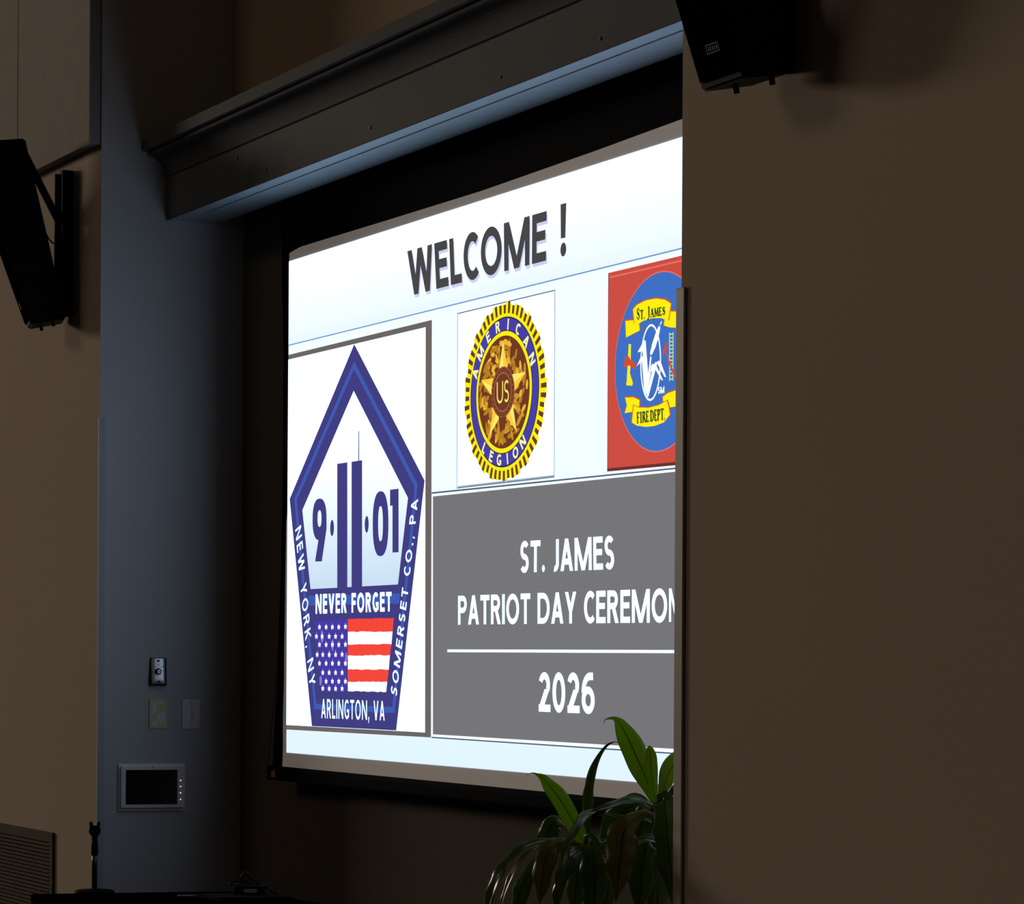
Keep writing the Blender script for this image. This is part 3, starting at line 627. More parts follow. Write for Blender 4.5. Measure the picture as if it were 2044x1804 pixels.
flat('pickaxe', [(3.4440,2.3724), (3.4556,2.3918), (3.4673,2.4013), (3.4723,2.3955), (3.4634,2.3769), (3.4874,2.3430), (3.5167,2.3060), (3.5085,2.3018), (3.4770,2.3440), (3.4593,2.3766), (3.4489,2.3705)], m_rim, 5, pic)

# grey announcement box
gq = [(1.9707,2.0598), (3.5233,2.0568), (3.5317,1.2721), (1.9807,1.2703)]
def quad_to_right(q, x1):
    s1 = (q[1][1]-q[0][1])/(q[1][0]-q[0][0]); s2 = (q[2][1]-q[3][1])/(q[2][0]-q[3][0])
    return [q[0], (x1, q[0][1]+s1*(x1-q[0][0])), (x1, q[3][1]+s2*(x1-q[3][0])), q[3]]
GX = 3.86
flat('announcement_shadow', quad_to_right([(1.9695,2.0629), (3.5233,2.0538), (3.5318,1.2670), (1.9796,1.2682)], GX+.01), m_dk, 1, pic)
flat('announcement_rim', quad_to_right([(1.9719,2.0572), (3.5234,2.0491), (3.5317,1.2713), (1.9819,1.2728)], GX+.004), m_white, 2, pic)
flat('announcement_line', quad_to_right([(1.9766,2.0515), (3.5234,2.0440), (3.5317,1.2751), (1.9865,1.2765)], GX), m_offw, 2.5, pic)
flat('announcement_box', quad_to_right([(1.9813,2.0487), (3.5234,2.0423), (3.5316,1.2815), (1.9910,1.2806)], GX-.004), m_grey, 3, pic)
quad_text('announcement_lettering', 'ST. JAMES', [(2.5961,1.7871), (3.1792,1.7835), (3.1746,1.8791), (2.5970,1.8824)], m_white, 4, pic, .108, .13)
q = [(2.1718,1.6331), (3.4767,1.6289), (3.4757,1.7228), (2.1706,1.7244)]
quad_text('announcement_lettering', 'PATRIOT DAY CEREMO', q, m_white, 4, pic, .108, .13)
q2 = [(3.4868,1.6301), (3.5883,1.6305), (3.5873,1.7232), (3.4858,1.7226)]
quad_text('announcement_lettering', 'NY', q2, m_white, 4, pic, .108, .13)
q = [(2.0952,1.5502), (3.5288,1.5483)]
band('announcement_rule', [q[0], (GX-.10, q[1][1])], .0085, m_white, 4, pic)
quad_text('announcement_lettering', '2026', [(2.7222,1.3683), (3.0688,1.3684), (3.0638,1.4864), (2.7208,1.4857)], m_white, 4, pic, .108, .13)
adopt(scr)

# ------------------------------------------------------------------ acoustic panels on the left wall
def acoustic(x0, x1, z0, z1, label):
    t = thing('acoustic_panel', label, 'wall panel', ((x0+x1)/2, -.002, z0), 'acoustic panels high on the left wall')
    box('panel_core', (x0+.002, -.040, z0+.002), (x1-.002, -.0005, z1), M_panedge, t, .002)
    box('fabric_face', (x0, -.047, z0), (x1, -.040, z1), M_panel, t, .003)
    adopt(t)
acoustic(-.900, -.004, 3.462, 4.72, 'beige fabric acoustic panel at the alcove corner above the wall speaker')
acoustic(-2.10, -.906, 3.462, 4.72, 'beige fabric acoustic panel at the far left photo edge, beyond a thin seam')

# ------------------------------------------------------------------ wall speakers
def speaker(o, wv, label, pole_top=True):
    """o: lower back corner on the side toward the right; wv: sweep across the width"""
    t = thing('wall_speaker', label, 'speaker', o, 'black wall speakers')
    o = Vector(o); wv = Vector(wv); wn = wv.normalized(); fn = Vector((wn.y, -wn.x, 0))
    if fn.y > 0: fn = -fn                                  # out into the room
    def P(dy, dz, s=0): return tuple(o - fn*dy + Vector((0, 0, dz)) + wv*s)
    cab = [(0, 0), (-.135, -.028), (-.385, .662), (-.16, .687)]
    prism('cabinet', [P(*c) for c in cab], wv, M_black, t, .006)
    g0, g1 = Vector(P(-.135, -.028)), Vector(P(-.385, .662)); ax = (g1-g0).normalized(); nn = ax.cross(wn)
    if nn.dot(fn) < 0: nn = -nn
    a = g0+ax*.02+wv*.06; b = g1-ax*.02+wv*.06; c = b+wv*.88; d = a+wv*.88
    gr = prism('grille', [tuple(a), tuple(b), tuple(c), tuple(d)], tuple(nn*.006), M_grille, t, .002)
    # badge: a pale outline with a dark bar, low on the grille
    bc = g0+ax*.085+wv*.42+nn*.0065; bx = -wn; bz = ax
    hw, hh = .0265, .0105
    bm = bmesh.new()
    for (u0, u1, v0, v1) in ((-hw, hw, hh-.0025, hh), (-hw, hw, -hh, -hh+.0025), (-hw, -hw+.0025, -hh, hh), (hw-.0025, hw, -hh, hh)):
        add_prism(bm, [tuple(bc+bx*u+bz*v) for u, v in ((u0, v0), (u1, v0), (u1, v1), (u0, v1))], tuple(nn*.0015))
    bd = to_obj('badge', bm, M_badge, gr); bd['label'] = 'small pale rectangular badge'
    bm = bmesh.new()
    for k in range(5):
        u = -.017+k*.0085; add_prism(bm, [tuple(bc+bx*(u+du)+bz*v) for du, v in ((-.002, -.005), (.002, -.005), (.0025, .005), (-.0015, .005))], tuple(nn*.001))
    to_obj('badge_mark', bm, M_badge, gr)
    # bolts under and on top of the cabinet
    for dy, dz, s in ((-.05, -.012, .12), (-.09, -.020, .6), (-.3, .668, .2)):
        p = Vector(P(dy, dz, s)); sgn = -1 if dz < 0 else 1
        tube('bolt', [p, p+Vector((0, .004, .018*sgn))], .007, M_blackm, t, 8)
    # bracket: wall rail, tilting arm, hinge, stub and cable
    mid = wv*.55
    px, py = o.x+mid.x, -.028
    br = box('bracket_rail', (px-.022, -.045, o.z+.02), (px+.022, -.001, o.z+.585), M_blackm, t, .003)
    box('bracket_channel', (px-.034, -.060, o.z+.06), (px-.024, -.038, o.z+.575), M_blackm, t, .002)
    A = Vector((px, -.055, o.z+.39)); B = Vector(P(-.165, .66, .55)); dd = (B-A).normalized(); sd_ = wn*.016
    nv = dd.cross(wn).normalized()*.013
    prism('bracket_arm', [tuple(A+sd_+nv), tuple(A-sd_+nv), tuple(A-sd_-nv), tuple(A+sd_-nv)], tuple(B-A), M_blackm, t, .002)
    tube('hinge_pin', [A-wn*.026, A+wn*.026], .014, M_blackm, t, 12)
    tube('lower_stub', [Vector((px, -.04, o.z+.05)), Vector(P(-.02, .05, .55))], .012, M_blackm, t, 10)
    cs = Vector(P(-.075, .34, .5)); ce = Vector((px, -.05, o.z+.325))
    tube('cable', spline([cs, cs.lerp(ce, .3)+Vector((0, 0, -.022)), cs.lerp(ce, .65)+Vector((0, 0, -.030)), ce], 5), .003, M_blackm, t, 6)
    adopt(t); return t
speaker((-.25, -.0526, 2.828), (-.175, .045, 0), 'black tilted wall speaker on a bracket under the acoustic panel, left photo edge')
speaker((4.872, -.050, 2.842), (-.18, 0, 0), 'black tilted wall speaker at the top of the broad beige right wall')

# ------------------------------------------------------------------ plates on the alcove cheek
def SP(s, z, d=0.0): return Vector((0, 0, z)) + sd*s + sn*(d+.002)
MS = Matrix(((sd.x, 0, sn.x, 0), (sd.y, 0, sn.y, 0), (0, 1, 0, 0), (0, 0, 0, 1)))      # (s, z, out) -> world
MS = Matrix.Translation(sn*.002) @ MS
def sbox(name, s0, s1, z0, z1, d0, d1, m, parent=None, bevel=0.0):
    return box(name, (s0, z0, d0), (s1, z1, d1), m, parent, bevel, MS)
def sdisc(name, s, z, r, d0, d1, m, parent, seg=16, rz=None, r2=None):
    bm = bmesh.new(); rz = rz or r; k = (r2 or r)/r
    A = [SP(s+r*math.cos(a), z+rz*math.sin(a), d0) for a in [2*math.pi*i/seg for i in range(seg)]]
    B = [SP(s+r*k*math.cos(a), z+rz*k*math.sin(a), d1) for a in [2*math.pi*i/seg for i in range(seg)]]
    va = [bm.verts.new(p) for p in A]; vb = [bm.verts.new(p) for p in B]
    bm.faces.new(va); bm.faces.new(vb)
    for i in range(seg): bm.faces.new((va[i], va[(i+1) % seg], vb[(i+1) % seg], vb[i]))
    return to_obj(name, bm, m, parent)
def spoly(name, pts, d0, d1, m, parent):
    bm = bmesh.new(); add_prism(bm, [SP(s, z, d0) for s, z in pts], sn*(d1-d0)); return to_obj(name, bm, m, parent)

# key switch
k = [(0.1947,1.5215), (0.2566,1.4158)]
ks0, kz1, ks1, kz0 = k[0][0], k[0][1], k[1][0], k[1][1]
t = thing('key_switch', 'bright steel key switch plate with a round black lock cylinder', 'switch', SP((ks0+ks1)/2, kz0))
kw = ks1-ks0; kh = kz1-kz0
def kd(b): return .0145*(1-b)                              # tilt added at the foot so the steel reflects the bright screen
prism('back_box', [SP(ks0, kz0, 0), SP(ks0, kz1, 0), SP(ks0, kz1, .005), SP(ks0, kz0, .005+kd(0))], sd*kw, M_dark, t, .0015)
bm = bmesh.new()                                          # plate with bevelled rims
xs_ = [(.05, .003), (.13, .0075), (.3, .0080), (.5, .0082), (.7, .0080), (.85, .0075), (.93, .0030)]
zz_ = [(.055, .1), (.085, 1), (.3, 1), (.5, 1), (.7, 1), (.95, 1), (.985, .45)]
gv = [[bm.verts.new(SP(ks0+kw*a, kz0+kh*b, .0035+(d-.003)*min(1, w)+kd(b))) for b, w in zz_] for a, d in xs_]
for i in range(len(xs_)-1):
    for j in range(len(zz_)-1): bm.faces.new((gv[i][j], gv[i+1][j], gv[i+1][j+1], gv[i][j+1]))
pl = to_obj('plate', bm, M_steel, t, True)
for b in (.14, .885): sdisc('screw_hole', ks0+kw*.5, kz0+kh*b, .0055, .006+kd(b), .0102+kd(b), M_dark, t, 12, .0036)
kb = .505
sdisc('lock_cylinder', ks0+kw*.49, kz0+kh*kb, .0135, .006+kd(kb), .024+kd(kb), M_dark, t, 24, .0125, .0105)
sdisc('lock_face', ks0+kw*.49, kz0+kh*kb, .0066, .024+kd(kb), .0248+kd(kb), M_steel, t, 20, .0075)
sbox('keyhole', ks0+kw*.49-.001, ks0+kw*.49+.001, kz0+kh*kb-.0035, kz0+kh*kb+.0035, .0247+kd(kb), .0253+kd(kb), M_dark, t)
for a, b, w in ((.50, .755, .004), (.30, .67, .003), (.74, .675, .006)):
    sbox('printed_mark', ks0+kw*a-w, ks0+kw*a+w, kz0+kh*b-.0010, kz0+kh*b+.0010, .007+kd(b), .0096+kd(b), M_mark, t)
adopt(t)

# ivory plate with torn sticker remains
k = [(0.1927,1.3671), (0.2624,1.2526)]
a0, b1, a1, b0 = k[0][0], k[0][1], k[1][0], k[1][1]
t = thing('blank_plate', 'ivory blank wall plate with torn sticker scraps, below the key switch', 'wall plate', SP((a0+a1)/2, b0), 'switch-size wall plates on the cheek')
sbox('plate', a0, a1, b0, b1, 0, .006, M_ivory, t, .0035)
pw, ph = a1-a0, b1-b0
def fp(L): return [(a0+pw*x/390.0, b1-ph*y/670.0) for x, y in L]
for L in ([(75, 80), (140, 95), (155, 270), (130, 320), (45, 400), (70, 200)], [(175, 70), (250, 55), (320, 85), (325, 135), (270, 125), (215, 90)],
          [(130, 430), (160, 360), (260, 310), (320, 320), (360, 400), (350, 480), (240, 515), (150, 490)], [(45, 530), (110, 505), (180, 530), (150, 610), (110, 635), (55, 590)],
          [(250, 520), (290, 545), (300, 590), (345, 600), (340, 620), (270, 600)], [(310, 650), (350, 620), (370, 625), (330, 665)]):
    spoly('sticker_scrap', fp(L), .0055, .0066, M_tape, t)
adopt(t)

# button switch plate
k = [(0.3185,1.3624), (0.3866,1.2504)]
a0, b1, a1, b0 = k[0][0], k[0][1], k[1][0], k[1][1]
t = thing('button_plate', 'grey wall plate with a column of small buttons, beside the ivory plate', 'switch', SP((a0+a1)/2, b0), 'switch-size wall plates on the cheek')
sbox('plate', a0, a1, b0, b1, 0, .006, M_greyplate, t, .003)
pw, ph = a1-a0, b1-b0
def fx(x, y): return a0+pw*(x-825)/395.0, b1-ph*(y-1080)/660.0
s0, z1 = fx(940, 1225); s1, z0 = fx(1115, 1600)
ins = sbox('button_insert', s0, s1, z0, z1, .005, .0072, M_greybtn, t, .001)
for i in range(9):
    y = 1250+i*40
    s0, z1 = fx(955, y-14); s1, z0 = fx(1000, y+14); sbox('button', s0, s1, z0, z1, .007, .0085, M_greybtn, t, .0006)
    s0, z1 = fx(1015, y-7); s1, z0 = fx(1085-(i % 3)*12, y+7); sbox('button_print', s0, s1, z0, z1, .0071, .0075, M_mark, ins)
for x, y in ((1032, 1145), (1022, 1680)):
    s, z = fx(x, y); sdisc('screw', s, z, .0022, .0055, .0066, M_dark, t, 10)
adopt(t)

# touch panel
k = [(0.0758,1.1180), (0.3305,0.9387)]
a0, b1, a1, b0 = k[0][0], k[0][1], k[1][0], k[1][1]
t = thing('touch_panel', 'silver framed touch control panel with a black display on the cheek wall', 'panel', SP((a0+a1)/2, b0))
pw, ph = a1-a0, b1-b0
def fx(x, y): return a0+pw*(x-188)/446.0, b1-ph*(y-859)/315.0
sbox('wall_frame', a0, a1, b0, b1, 0, .008, M_tab, t, .002)
s0, z1 = fx(204, 873); s1, z0 = fx(622, 1152)
bz = sbox('bezel', s0, s1, z0, z1, .007, .024, M_tab, t, .003)
s0, z1 = fx(234, 898); s1, z0 = fx(578, 1128)
sbox('display', s0, s1, z0, z1, .0235, .0246, M_glass, t)
s, z = fx(414, 884); sdisc('sensor_dot', s, z, .0025, .0238, .0246, M_dark, t, 10)
for i, y in enumerate((930, 970, 1010, 1053, 1096)):
    s, z = fx(600, y); sdisc('indicator', s, z, .0019, .0238, .0250, M_greybtn if i == 0 else M_led, t, 10)
adopt(t)

# ------------------------------------------------------------------ return air grille
VX1, VZ1 = -.5115, .828
VX0, VZ0 = -1.62, .18
t = thing('air_vent', 'beige louvred air vent low on the left wall', 'vent', ((VX0+VX1)/2, -.002, VZ0))
FW = .040
bm = bmesh.new()
add_box(bm, (VX0, -.012, VZ1-FW), (VX1, -.0005, VZ1), .002); add_box(bm, (VX0, -.012, VZ0), (VX1, -.0005, VZ0+FW), .002)
add_box(bm, (VX1-FW*.95, -.0118, VZ0+FW), (VX1, -.0005, VZ1-FW), .002); add_box(bm, (VX0, -.0118, VZ0+FW), (VX0+FW*.95, -.0005, VZ1-FW), .002)
to_obj('frame', bm, M_vent, t)
box('duct_back', (VX0+.02, -.003, VZ0+.02), (VX1-.02, -.0006, VZ1-.02), M_ventin, t)
sm = None; pitch = .0152
z = VZ1-FW-.006; i = 0
while z > VZ0+FW+.004:
    if sm is None:
        sl_ = prism('slat', [(VX0+FW*.9, -.004, z-.001), (VX0+FW*.9, -.0045, z+.0005), (VX0+FW*.9, -.0145, z-.0070), (VX0+FW*.9, -.014, z-.0085)], (VX1-VX0-FW*1.8, 0, 0), M_vent, t); sm = sl_.data; zr = z
    else:
        o = bpy.data.objects.new('slat', sm); COL.objects.link(o); o.parent = t; o.location = (0, 0, z-zr)
    z -= pitch; i += 1
adopt(t)

# ------------------------------------------------------------------ desk with microphone stand and adapter
DZ = .72
d4 = [(.962, -.566), (1.140, .145), (1.93, .205), (1.74, -.62)]
t = thing('desk', 'low black desk in front of the alcove, top just in view at the bottom', 'desk', (1.44, -.2, 0))
prism('desk_top', [(x, y, DZ-.03) for x, y in d4], (0, 0, .03), M_desk, t, .003)
c4 = [lerp(p, (1.44, -.2), .07) for p in d4]
prism('carcass', [(x, y, .06) for x, y in c4], (0, 0, DZ-.09), M_desk, t, .004)
for x, y in [lerp(p, (1.44, -.2), .14) for p in d4]: tube('foot', [(x, y, 0), (x, y, .065)], .022, M_blackm, t, 12)
adopt(t)

mb = Vector((.945, -.372, DZ))
t = thing('microphone_stand', 'short black desktop microphone stand with an empty clip and round base', 'microphone stand', mb)
def lathe(name, prof, c, m, parent, seg=32):
    bm = bmesh.new(); rings = []
    for r, z in prof:
        rings.append([bm.verts.new((c.x+r*math.cos(2*math.pi*k/seg), c.y+r*math.sin(2*math.pi*k/seg), c.z+z)) for k in range(seg)])
    for a, b in zip(rings, rings[1:]):
        for k in range(seg): bm.faces.new((a[k], a[(k+1) % seg], b[(k+1) % seg], b[k]))
    bm.faces.new(rings[0][::-1]); bm.faces.new(rings[-1])
    return to_obj(name, bm, m, parent, True)
mb2 = Vector((1.02, -.36, DZ)); t.location = mb2
lathe('base', [(.066, 0), (.068, .003), (.067, .008), (.058, .0115), (.02, .0145), (.008, .017)], mb2, M_blackm, t, 40)
lathe('rod', [(.0092, .012), (.0092, .10), (.0090, .140)], mb2, paint('bronze_rod', (.035, .025, .018), .35, .5, .1, 20, 0, 100, .4), t, 16)
lathe('collar', [(.0100, .128), (.0118, .131), (.0118, .163), (.0106, .168), (.0100, .169), (.0096, .186), (.0108, .197), (.0090, .204)], mb2, M_blackm, t, 20)
yv = Vector((math.sin(PHI), math.cos(PHI), 0))
for s in (-1, 1):                                          # the two sprung jaws of the clip
    pr = [(.005, .197), (.0105, .202), (.0140, .210), (.0122, .220), (.0112, .227), (.0128, .236), (.0122, .243)]
    bm = bmesh.new(); add_tube(bm, spline([tuple(mb2+yv*s*a+Vector((0, 0, b))) for a, b in pr], 4), [.0052+.0010*math.sin(i/24*math.pi) for i in range(24)]+[.0030], 10)
    to_obj('clip_jaw', bm, M_blackm, t, True)
tube('clip_stem', [mb2+Vector((0, 0, .198)), mb2+Vector((0, 0, .222)), mb2+Vector((0, 0, .230))], [.0075, .0066, .0060], M_blackm, t, 12)
adopt(t)

sl4 = [(1.300, -.105), (1.375, .142), (1.560, .155), (1.470, -.085)]
t = thing('flat_case', 'thin flat dark case lying on the black desk under the adapter', 'case', (1.42, .03, DZ))
prism('shell', [(x, y, DZ+.0005) for x, y in sl4], (0, 0, .008), M_slab, t, .002)
prism('lid', [(*lerp(p, (1.42, .03), .04), DZ+.0085) for p in sl4], (0, 0, .003), M_slab, t, .001)
adopt(t)
for j, (y0, y1) in enumerate(((-.142, -.094), (-.078, -.036))):
    pp = [(1.235, y0, DZ+.0005), (1.235+.02, y1, DZ+.0005), (1.275, y1+.002, DZ+.0005), (1.255, y0+.002, DZ+.0005)]
    o = prism('paper_slip', pp, (0, 0, .003), M_edge); tag(o, ('narrow pale slip on the desk, the farther one from the adapter', 'narrow pale slip on the desk, the nearer one to the adapter')[j], 'paper', 'paper slips on the desk')
ax_ = Vector((1.395, .055, DZ+.0118))
t = thing('power_adapter', 'black power adapter with a printed label and coiled cable on the desk', 'adapter', ax_)
R2 = Matrix.Translation(ax_) @ Matrix.Rotation(math.radians(-PHI*0-27), 4, 'Z')
box('adapter_body', (-.028, -.052, 0), (.028, .052, .030), M_dark, t, .005, R2)
box('adapter_label', (.0278, -.016, .0085), (.0284, .027, .0195), M_paper, t, 0, R2)
for k in range(7): box('label_print', (.0284, -.013+k*.0055, .0115), (.0287, -.013+k*.0055+.0032, .0165), M_mark, t, 0, R2)
def loop(c, ru, rv, tilt, n, ph=0, turns=1.0):
    return [tuple(R2 @ Vector((c[0]+.01*math.sin(a*2), c[1]+ru*math.cos(a)*math.cos(tilt)-rv*math.sin(a)*math.sin(tilt), c[2]+ru*math.cos(a)*math.sin(tilt)+rv*math.sin(a)*math.cos(tilt)))) for a in [ph+2*math.pi*turns*i/n for i in range(n+1)]]
tube('cable_coil', loop((0, .002, .046), .034, .009, -.55, 26), .0027, M_dark, t, 6)
tube('cable_coil', loop((-.008, .0, .050), .030, .012, -.75, 26), .0027, M_dark, t, 6)
tube('cable_coil', loop((-.01, -.038, .036), .030, .006, .06, 26), .0027, M_dark, t, 6)
tube('cable_lead', spline([tuple(R2 @ Vector(p)) for p in ((0, .03, .034), (.004, .052, .026), (.006, .074, .012), (.004, .088, .006), (.0, .094, .0042))], 5), .004, M_dark, t, 8)
adopt(t)

# ------------------------------------------------------------------ potted dracaena in the alcove
t = thing('potted_dracaena', 'potted dracaena with long arching green leaves beside the right wall', 'plant', (3.92, .03, 0))
pc = Vector((3.92, .03, 0))
lathe('pot', [(.11, 0), (.125, .01), (.15, .24), (.16, .25), (.16, .275), (.145, .275), (.14, .245), (.02, .24)], pc, M_pot, t, 40)
lathe('soil', [(.139, .236), (.10, .246), (.02, .25)], pc, M_soil, t, 28)
for a, b, c in (((3.88, .02, .24), (3.86, .0, .65), (3.846, -.005, 1.055)), ((3.95, .05, .24), (3.98, .09, .70), (4.017, .107, 1.165))):
    pts = spline([a, b, c], 10)
    bm = bmesh.new(); add_tube(bm, pts, [.017-.006*i/len(pts)+.0012*(i % 3 == 0) for i in range(len(pts))], 10)
    to_obj('cane', bm, M_cane, t, True)
VIEW = -fwd
def leaf(pts, mat, roll=0.0, fold=.25, wav=.05):
    P = spline(pts, 5); n = len(P); bm = bmesh.new(); uv = bm.loops.layers.uv.new('UVMap'); rows_ = []
    K = 6; ph = random.uniform(0, 6)
    if (Vector(P[n//2][:3])-Vector(P[0][:3])).dot(rgt) < 0: roll = -roll     # turn the upper face to the ceiling
    if abs(roll) > .5: fold = -fold
    for i, p in enumerate(P):
        c = Vector(p[:3]); hw = max(p[3], .0006)
        a = Vector(P[max(i-1, 0)][:3]); b = Vector(P[min(i+1, n-1)][:3]); tn = (b-a).normalized()
        wd = tn.cross(VIEW).normalized(); nr = wd.cross(tn).normalized()
        wd2 = wd*math.cos(roll)+nr*math.sin(roll); nr2 = nr*math.cos(roll)-wd*math.sin(roll)
        row = []
        for k in range(K+1):
            s = k/K*2-1
            row.append(bm.verts.new(c+wd2*(s*hw*(1+wav*math.sin(i*.55+ph+(2 if s > 0 else 0))))+nr2*(-fold*hw*abs(s)+wav*hw*1.2*s*s*math.sin(i*.8+ph+s*2))))
        rows_.append(row)
    for i in range(n-1):
        for k in range(K):
            f = bm.faces.new((rows_[i][k], rows_[i+1][k], rows_[i+1][k+1], rows_[i][k+1]))
            for lp, (u, v) in zip(f.loops, ((i, k), (i+1, k), (i+1, k+1), (i, k+1))): lp[uv].uv = (u/(n-1), v/K)
    # a thin blade with real thickness
    o = to_obj('leaf', bm, mat, t, True)
    so = o.modifiers.new('blade', 'SOLIDIFY'); so.thickness = .0008
    return o
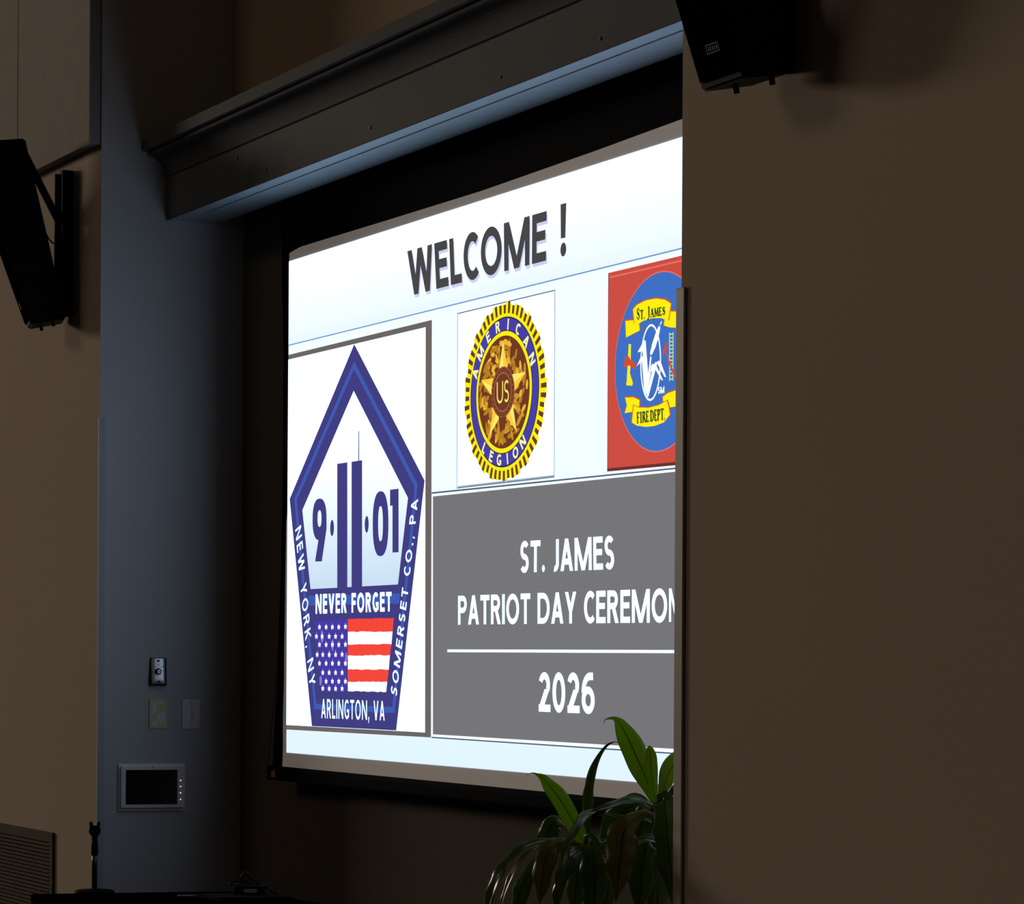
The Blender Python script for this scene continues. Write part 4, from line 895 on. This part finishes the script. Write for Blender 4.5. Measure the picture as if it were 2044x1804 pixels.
LEAVES = [
 (0, 0, [(4.011,0.096,1.164,0.0061), (3.987,0.093,1.213,0.0194), (3.941,0.091,1.267,0.0293), (3.905,0.085,1.316,0.0275), (3.886,0.072,1.355,0.0174), (3.888,0.054,1.373,0.0062), (3.890,0.035,1.376,0.0028), (3.884,0.024,1.371,0.0011), (3.892,0.017,1.362,0.0003)]),
 (0, 0, [(4.048,0.080,1.166,0.0069), (4.054,0.069,1.216,0.0115), (4.051,0.064,1.255,0.0159), (4.042,0.068,1.282,0.0160), (4.032,0.071,1.301,0.0094), (4.031,0.070,1.310,0.0008)]),
 (0, 0, [(4.038,0.104,1.171,0.0088), (4.024,0.120,1.209,0.0152), (4.003,0.146,1.241,0.0222), (3.986,0.178,1.265,0.0257), (3.970,0.213,1.275,0.0224), (3.972,0.238,1.266,0.0112), (3.978,0.250,1.249,0.0006)]),
 (1, .3, [(4.060,0.102,1.175,0.0050), (4.074,0.109,1.193,0.0082), (4.100,0.116,1.213,0.0104), (4.129,0.128,1.229,0.0098), (4.149,0.144,1.230,0.0005)]),
 (0, 0, [(3.843,-0.012,1.047,0.0112), (3.837,-0.024,1.079,0.0174), (3.825,-0.046,1.127,0.0219), (3.812,-0.071,1.172,0.0213), (3.801,-0.092,1.202,0.0163), (3.794,-0.107,1.221,0.0095), (3.787,-0.120,1.230,0.0034), (3.781,-0.132,1.234,0.0011), (3.774,-0.146,1.228,0.0003)]),
 (1, .2, [(3.838,-0.000,1.059,0.0045), (3.829,0.004,1.109,0.0101), (3.820,0.010,1.156,0.0130), (3.813,0.017,1.195,0.0124), (3.808,0.029,1.235,0.0102), (3.805,0.045,1.265,0.0068), (3.803,0.064,1.292,0.0043), (3.810,0.076,1.306,0.0028), (3.827,0.087,1.313,0.0011), (3.842,0.095,1.309,0.0011), (3.856,0.100,1.298,0.0003)]),
 (1, .95, [(4.021,0.093,1.158,0.0039), (4.037,0.058,1.168,0.0066), (4.059,0.014,1.174,0.0110), (4.072,-0.025,1.172,0.0125), (4.075,-0.064,1.163,0.0098), (4.071,-0.093,1.156,0.0071), (4.063,-0.110,1.150,0.0022), (4.060,-0.115,1.148,0.0003)]),
 (1, .7, [(3.874,0.004,1.142,0.0028), (3.916,-0.045,1.133,0.0111), (3.951,-0.086,1.111,0.0105), (3.978,-0.122,1.082,0.0093), (3.998,-0.148,1.056,0.0120), (4.013,-0.162,1.025,0.0120), (4.020,-0.170,0.990,0.0082), (4.018,-0.174,0.952,0.0043), (4.017,-0.176,0.925,0.0003)]),
 (1, .2, [(3.818,-0.016,1.072,0.0028), (3.771,-0.020,1.097,0.0062), (3.725,-0.023,1.105,0.0108), (3.690,-0.026,1.094,0.0214), (3.678,-0.027,1.064,0.0240), (3.675,-0.032,1.033,0.0212), (3.683,-0.039,1.008,0.0114), (3.683,-0.039,0.991,0.0006)]),
 (1, .9, [(3.865,-0.035,1.053,0.0028), (3.879,-0.094,1.064,0.0039), (3.886,-0.147,1.068,0.0066), (3.885,-0.191,1.061,0.0088), (3.889,-0.227,1.044,0.0094), (3.886,-0.256,1.016,0.0115), (3.885,-0.280,0.981,0.0154), (3.877,-0.295,0.940,0.0154), (3.873,-0.302,0.899,0.0110), (3.872,-0.304,0.868,0.0005)]),
 (2, 1.0, [(3.880,-0.050,1.046,0.0022), (3.878,-0.118,1.052,0.0039), (3.874,-0.169,1.049,0.0050), (3.869,-0.201,1.027,0.0072), (3.868,-0.225,0.995,0.0083), (3.859,-0.242,0.953,0.0083), (3.854,-0.253,0.914,0.0061), (3.852,-0.257,0.887,0.0003)]),
 (2, .1, [(3.892,-0.047,1.052,0.0039), (3.929,-0.108,1.066,0.0083), (3.950,-0.154,1.061,0.0165), (3.959,-0.180,1.041,0.0225), (3.963,-0.193,1.006,0.0230), (3.970,-0.202,0.971,0.0180), (3.969,-0.205,0.938,0.0093), (3.968,-0.206,0.916,0.0005)]),
 (1, .4, [(3.837,-0.023,1.040,0.0034), (3.839,-0.085,1.044,0.0101), (3.845,-0.138,1.016,0.0156), (3.849,-0.175,0.981,0.0183), (3.848,-0.199,0.940,0.0194), (3.844,-0.206,0.901,0.0166), (3.844,-0.206,0.865,0.0006)]),
 (1, 0, [(3.898,-0.037,1.052,0.0056), (3.946,-0.053,1.069,0.0182), (3.975,-0.061,1.052,0.0242), (3.995,-0.067,1.018,0.0275), (4.004,-0.070,0.978,0.0296), (4.004,-0.070,0.937,0.0263), (4.003,-0.072,0.893,0.0110), (4.002,-0.075,0.871,0.0005)]),
 (2, 0, [(4.048,0.081,1.130,0.0039), (4.088,0.026,1.140,0.0093), (4.109,-0.020,1.128,0.0201), (4.116,-0.050,1.099,0.0303), (4.122,-0.060,1.062,0.0324), (4.129,-0.069,1.022,0.0302), (4.127,-0.072,0.987,0.0216), (4.126,-0.074,0.954,0.0097), (4.125,-0.077,0.930,0.0005)]),
 (1, 0, [(4.069,0.078,1.162,0.0066), (4.126,0.056,1.180,0.0191), (4.154,0.045,1.158,0.0249), (4.173,0.038,1.119,0.0281), (4.183,0.037,1.071,0.0286), (4.186,0.042,1.022,0.0248), (4.188,0.047,0.974,0.0162), (4.190,0.050,0.936,0.0065), (4.192,0.053,0.912,0.0005)]),
 (1, .9, [(4.050,0.083,1.111,0.0022), (4.063,0.044,1.126,0.0060), (4.068,0.009,1.132,0.0109), (4.073,-0.025,1.128,0.0109), (4.070,-0.052,1.137,0.0071), (4.061,-0.069,1.141,0.0022), (4.051,-0.088,1.138,0.0005)]),
 (1, .1, [(3.975,0.113,1.148,0.0056), (3.925,0.104,1.157,0.0196), (3.878,0.099,1.146,0.0259), (3.840,0.091,1.122,0.0271), (3.812,0.081,1.089,0.0227), (3.797,0.073,1.058,0.0142), (3.794,0.067,1.032,0.0006)]),
 (1, .2, [(3.988,0.116,1.140,0.0044), (3.942,0.114,1.138,0.0168), (3.911,0.119,1.108,0.0225), (3.889,0.122,1.073,0.0169), (3.887,0.117,1.042,0.0006)]),
 (1, .5, [(3.870,-0.025,1.036,0.0039), (3.895,-0.064,1.025,0.0100), (3.911,-0.098,0.999,0.0127), (3.921,-0.122,0.965,0.0133), (3.916,-0.132,0.926,0.0110), (3.915,-0.134,0.888,0.0006)]),
 (1, .2, [(3.852,-0.015,1.038,0.0050), (3.856,-0.030,1.008,0.0157), (3.861,-0.042,0.964,0.0201), (3.859,-0.047,0.919,0.0190), (3.858,-0.048,0.874,0.0006)]),
 (1, .3, [(3.868,0.037,1.032,0.0045), (3.881,0.040,1.013,0.0146), (3.891,0.037,0.975,0.0196), (3.898,0.029,0.931,0.0196), (3.896,0.026,0.875,0.0006)]),
 (1, .1, [(4.031,0.091,1.077,0.0050), (4.048,0.059,1.070,0.0192), (4.061,0.039,1.039,0.0263), (4.067,0.029,0.993,0.0274), (4.065,0.026,0.943,0.0230), (4.065,0.025,0.889,0.0005)]),
 (1, .1, [(3.998,0.114,1.066,0.0056), (3.997,0.111,1.038,0.0222), (3.997,0.112,0.991,0.0305), (3.998,0.114,0.941,0.0278), (4.000,0.117,0.880,0.0006)]),
 (1, .6, [(3.869,-0.005,1.044,0.0028), (3.908,0.005,1.060,0.0084), (3.947,0.015,1.054,0.0111), (3.966,0.030,1.030,0.0128), (3.982,0.040,0.992,0.0111), (3.986,0.048,0.948,0.0006)]),
 (1, .8, [(4.070,0.078,1.066,0.0027), (4.085,0.043,1.077,0.0071), (4.093,0.014,1.076,0.0093), (4.101,-0.013,1.059,0.0092), (4.095,-0.025,1.029,0.0060), (4.093,-0.029,1.002,0.0005)]),
 (2, .6, [(3.916,-0.044,1.045,0.0028), (3.956,-0.098,1.047,0.0061), (3.981,-0.136,1.033,0.0077), (3.992,-0.160,1.004,0.0082), (3.988,-0.167,0.971,0.0060), (3.987,-0.170,0.944,0.0003)]),
]
for k, (mi, roll, pts) in enumerate(LEAVES): leaf([(*p[:3], p[3]*(1.18 if k > 5 else 1.06)) for p in pts], M_leaf[mi], roll, .25, .05 if k < 6 else .10)
adopt(t)
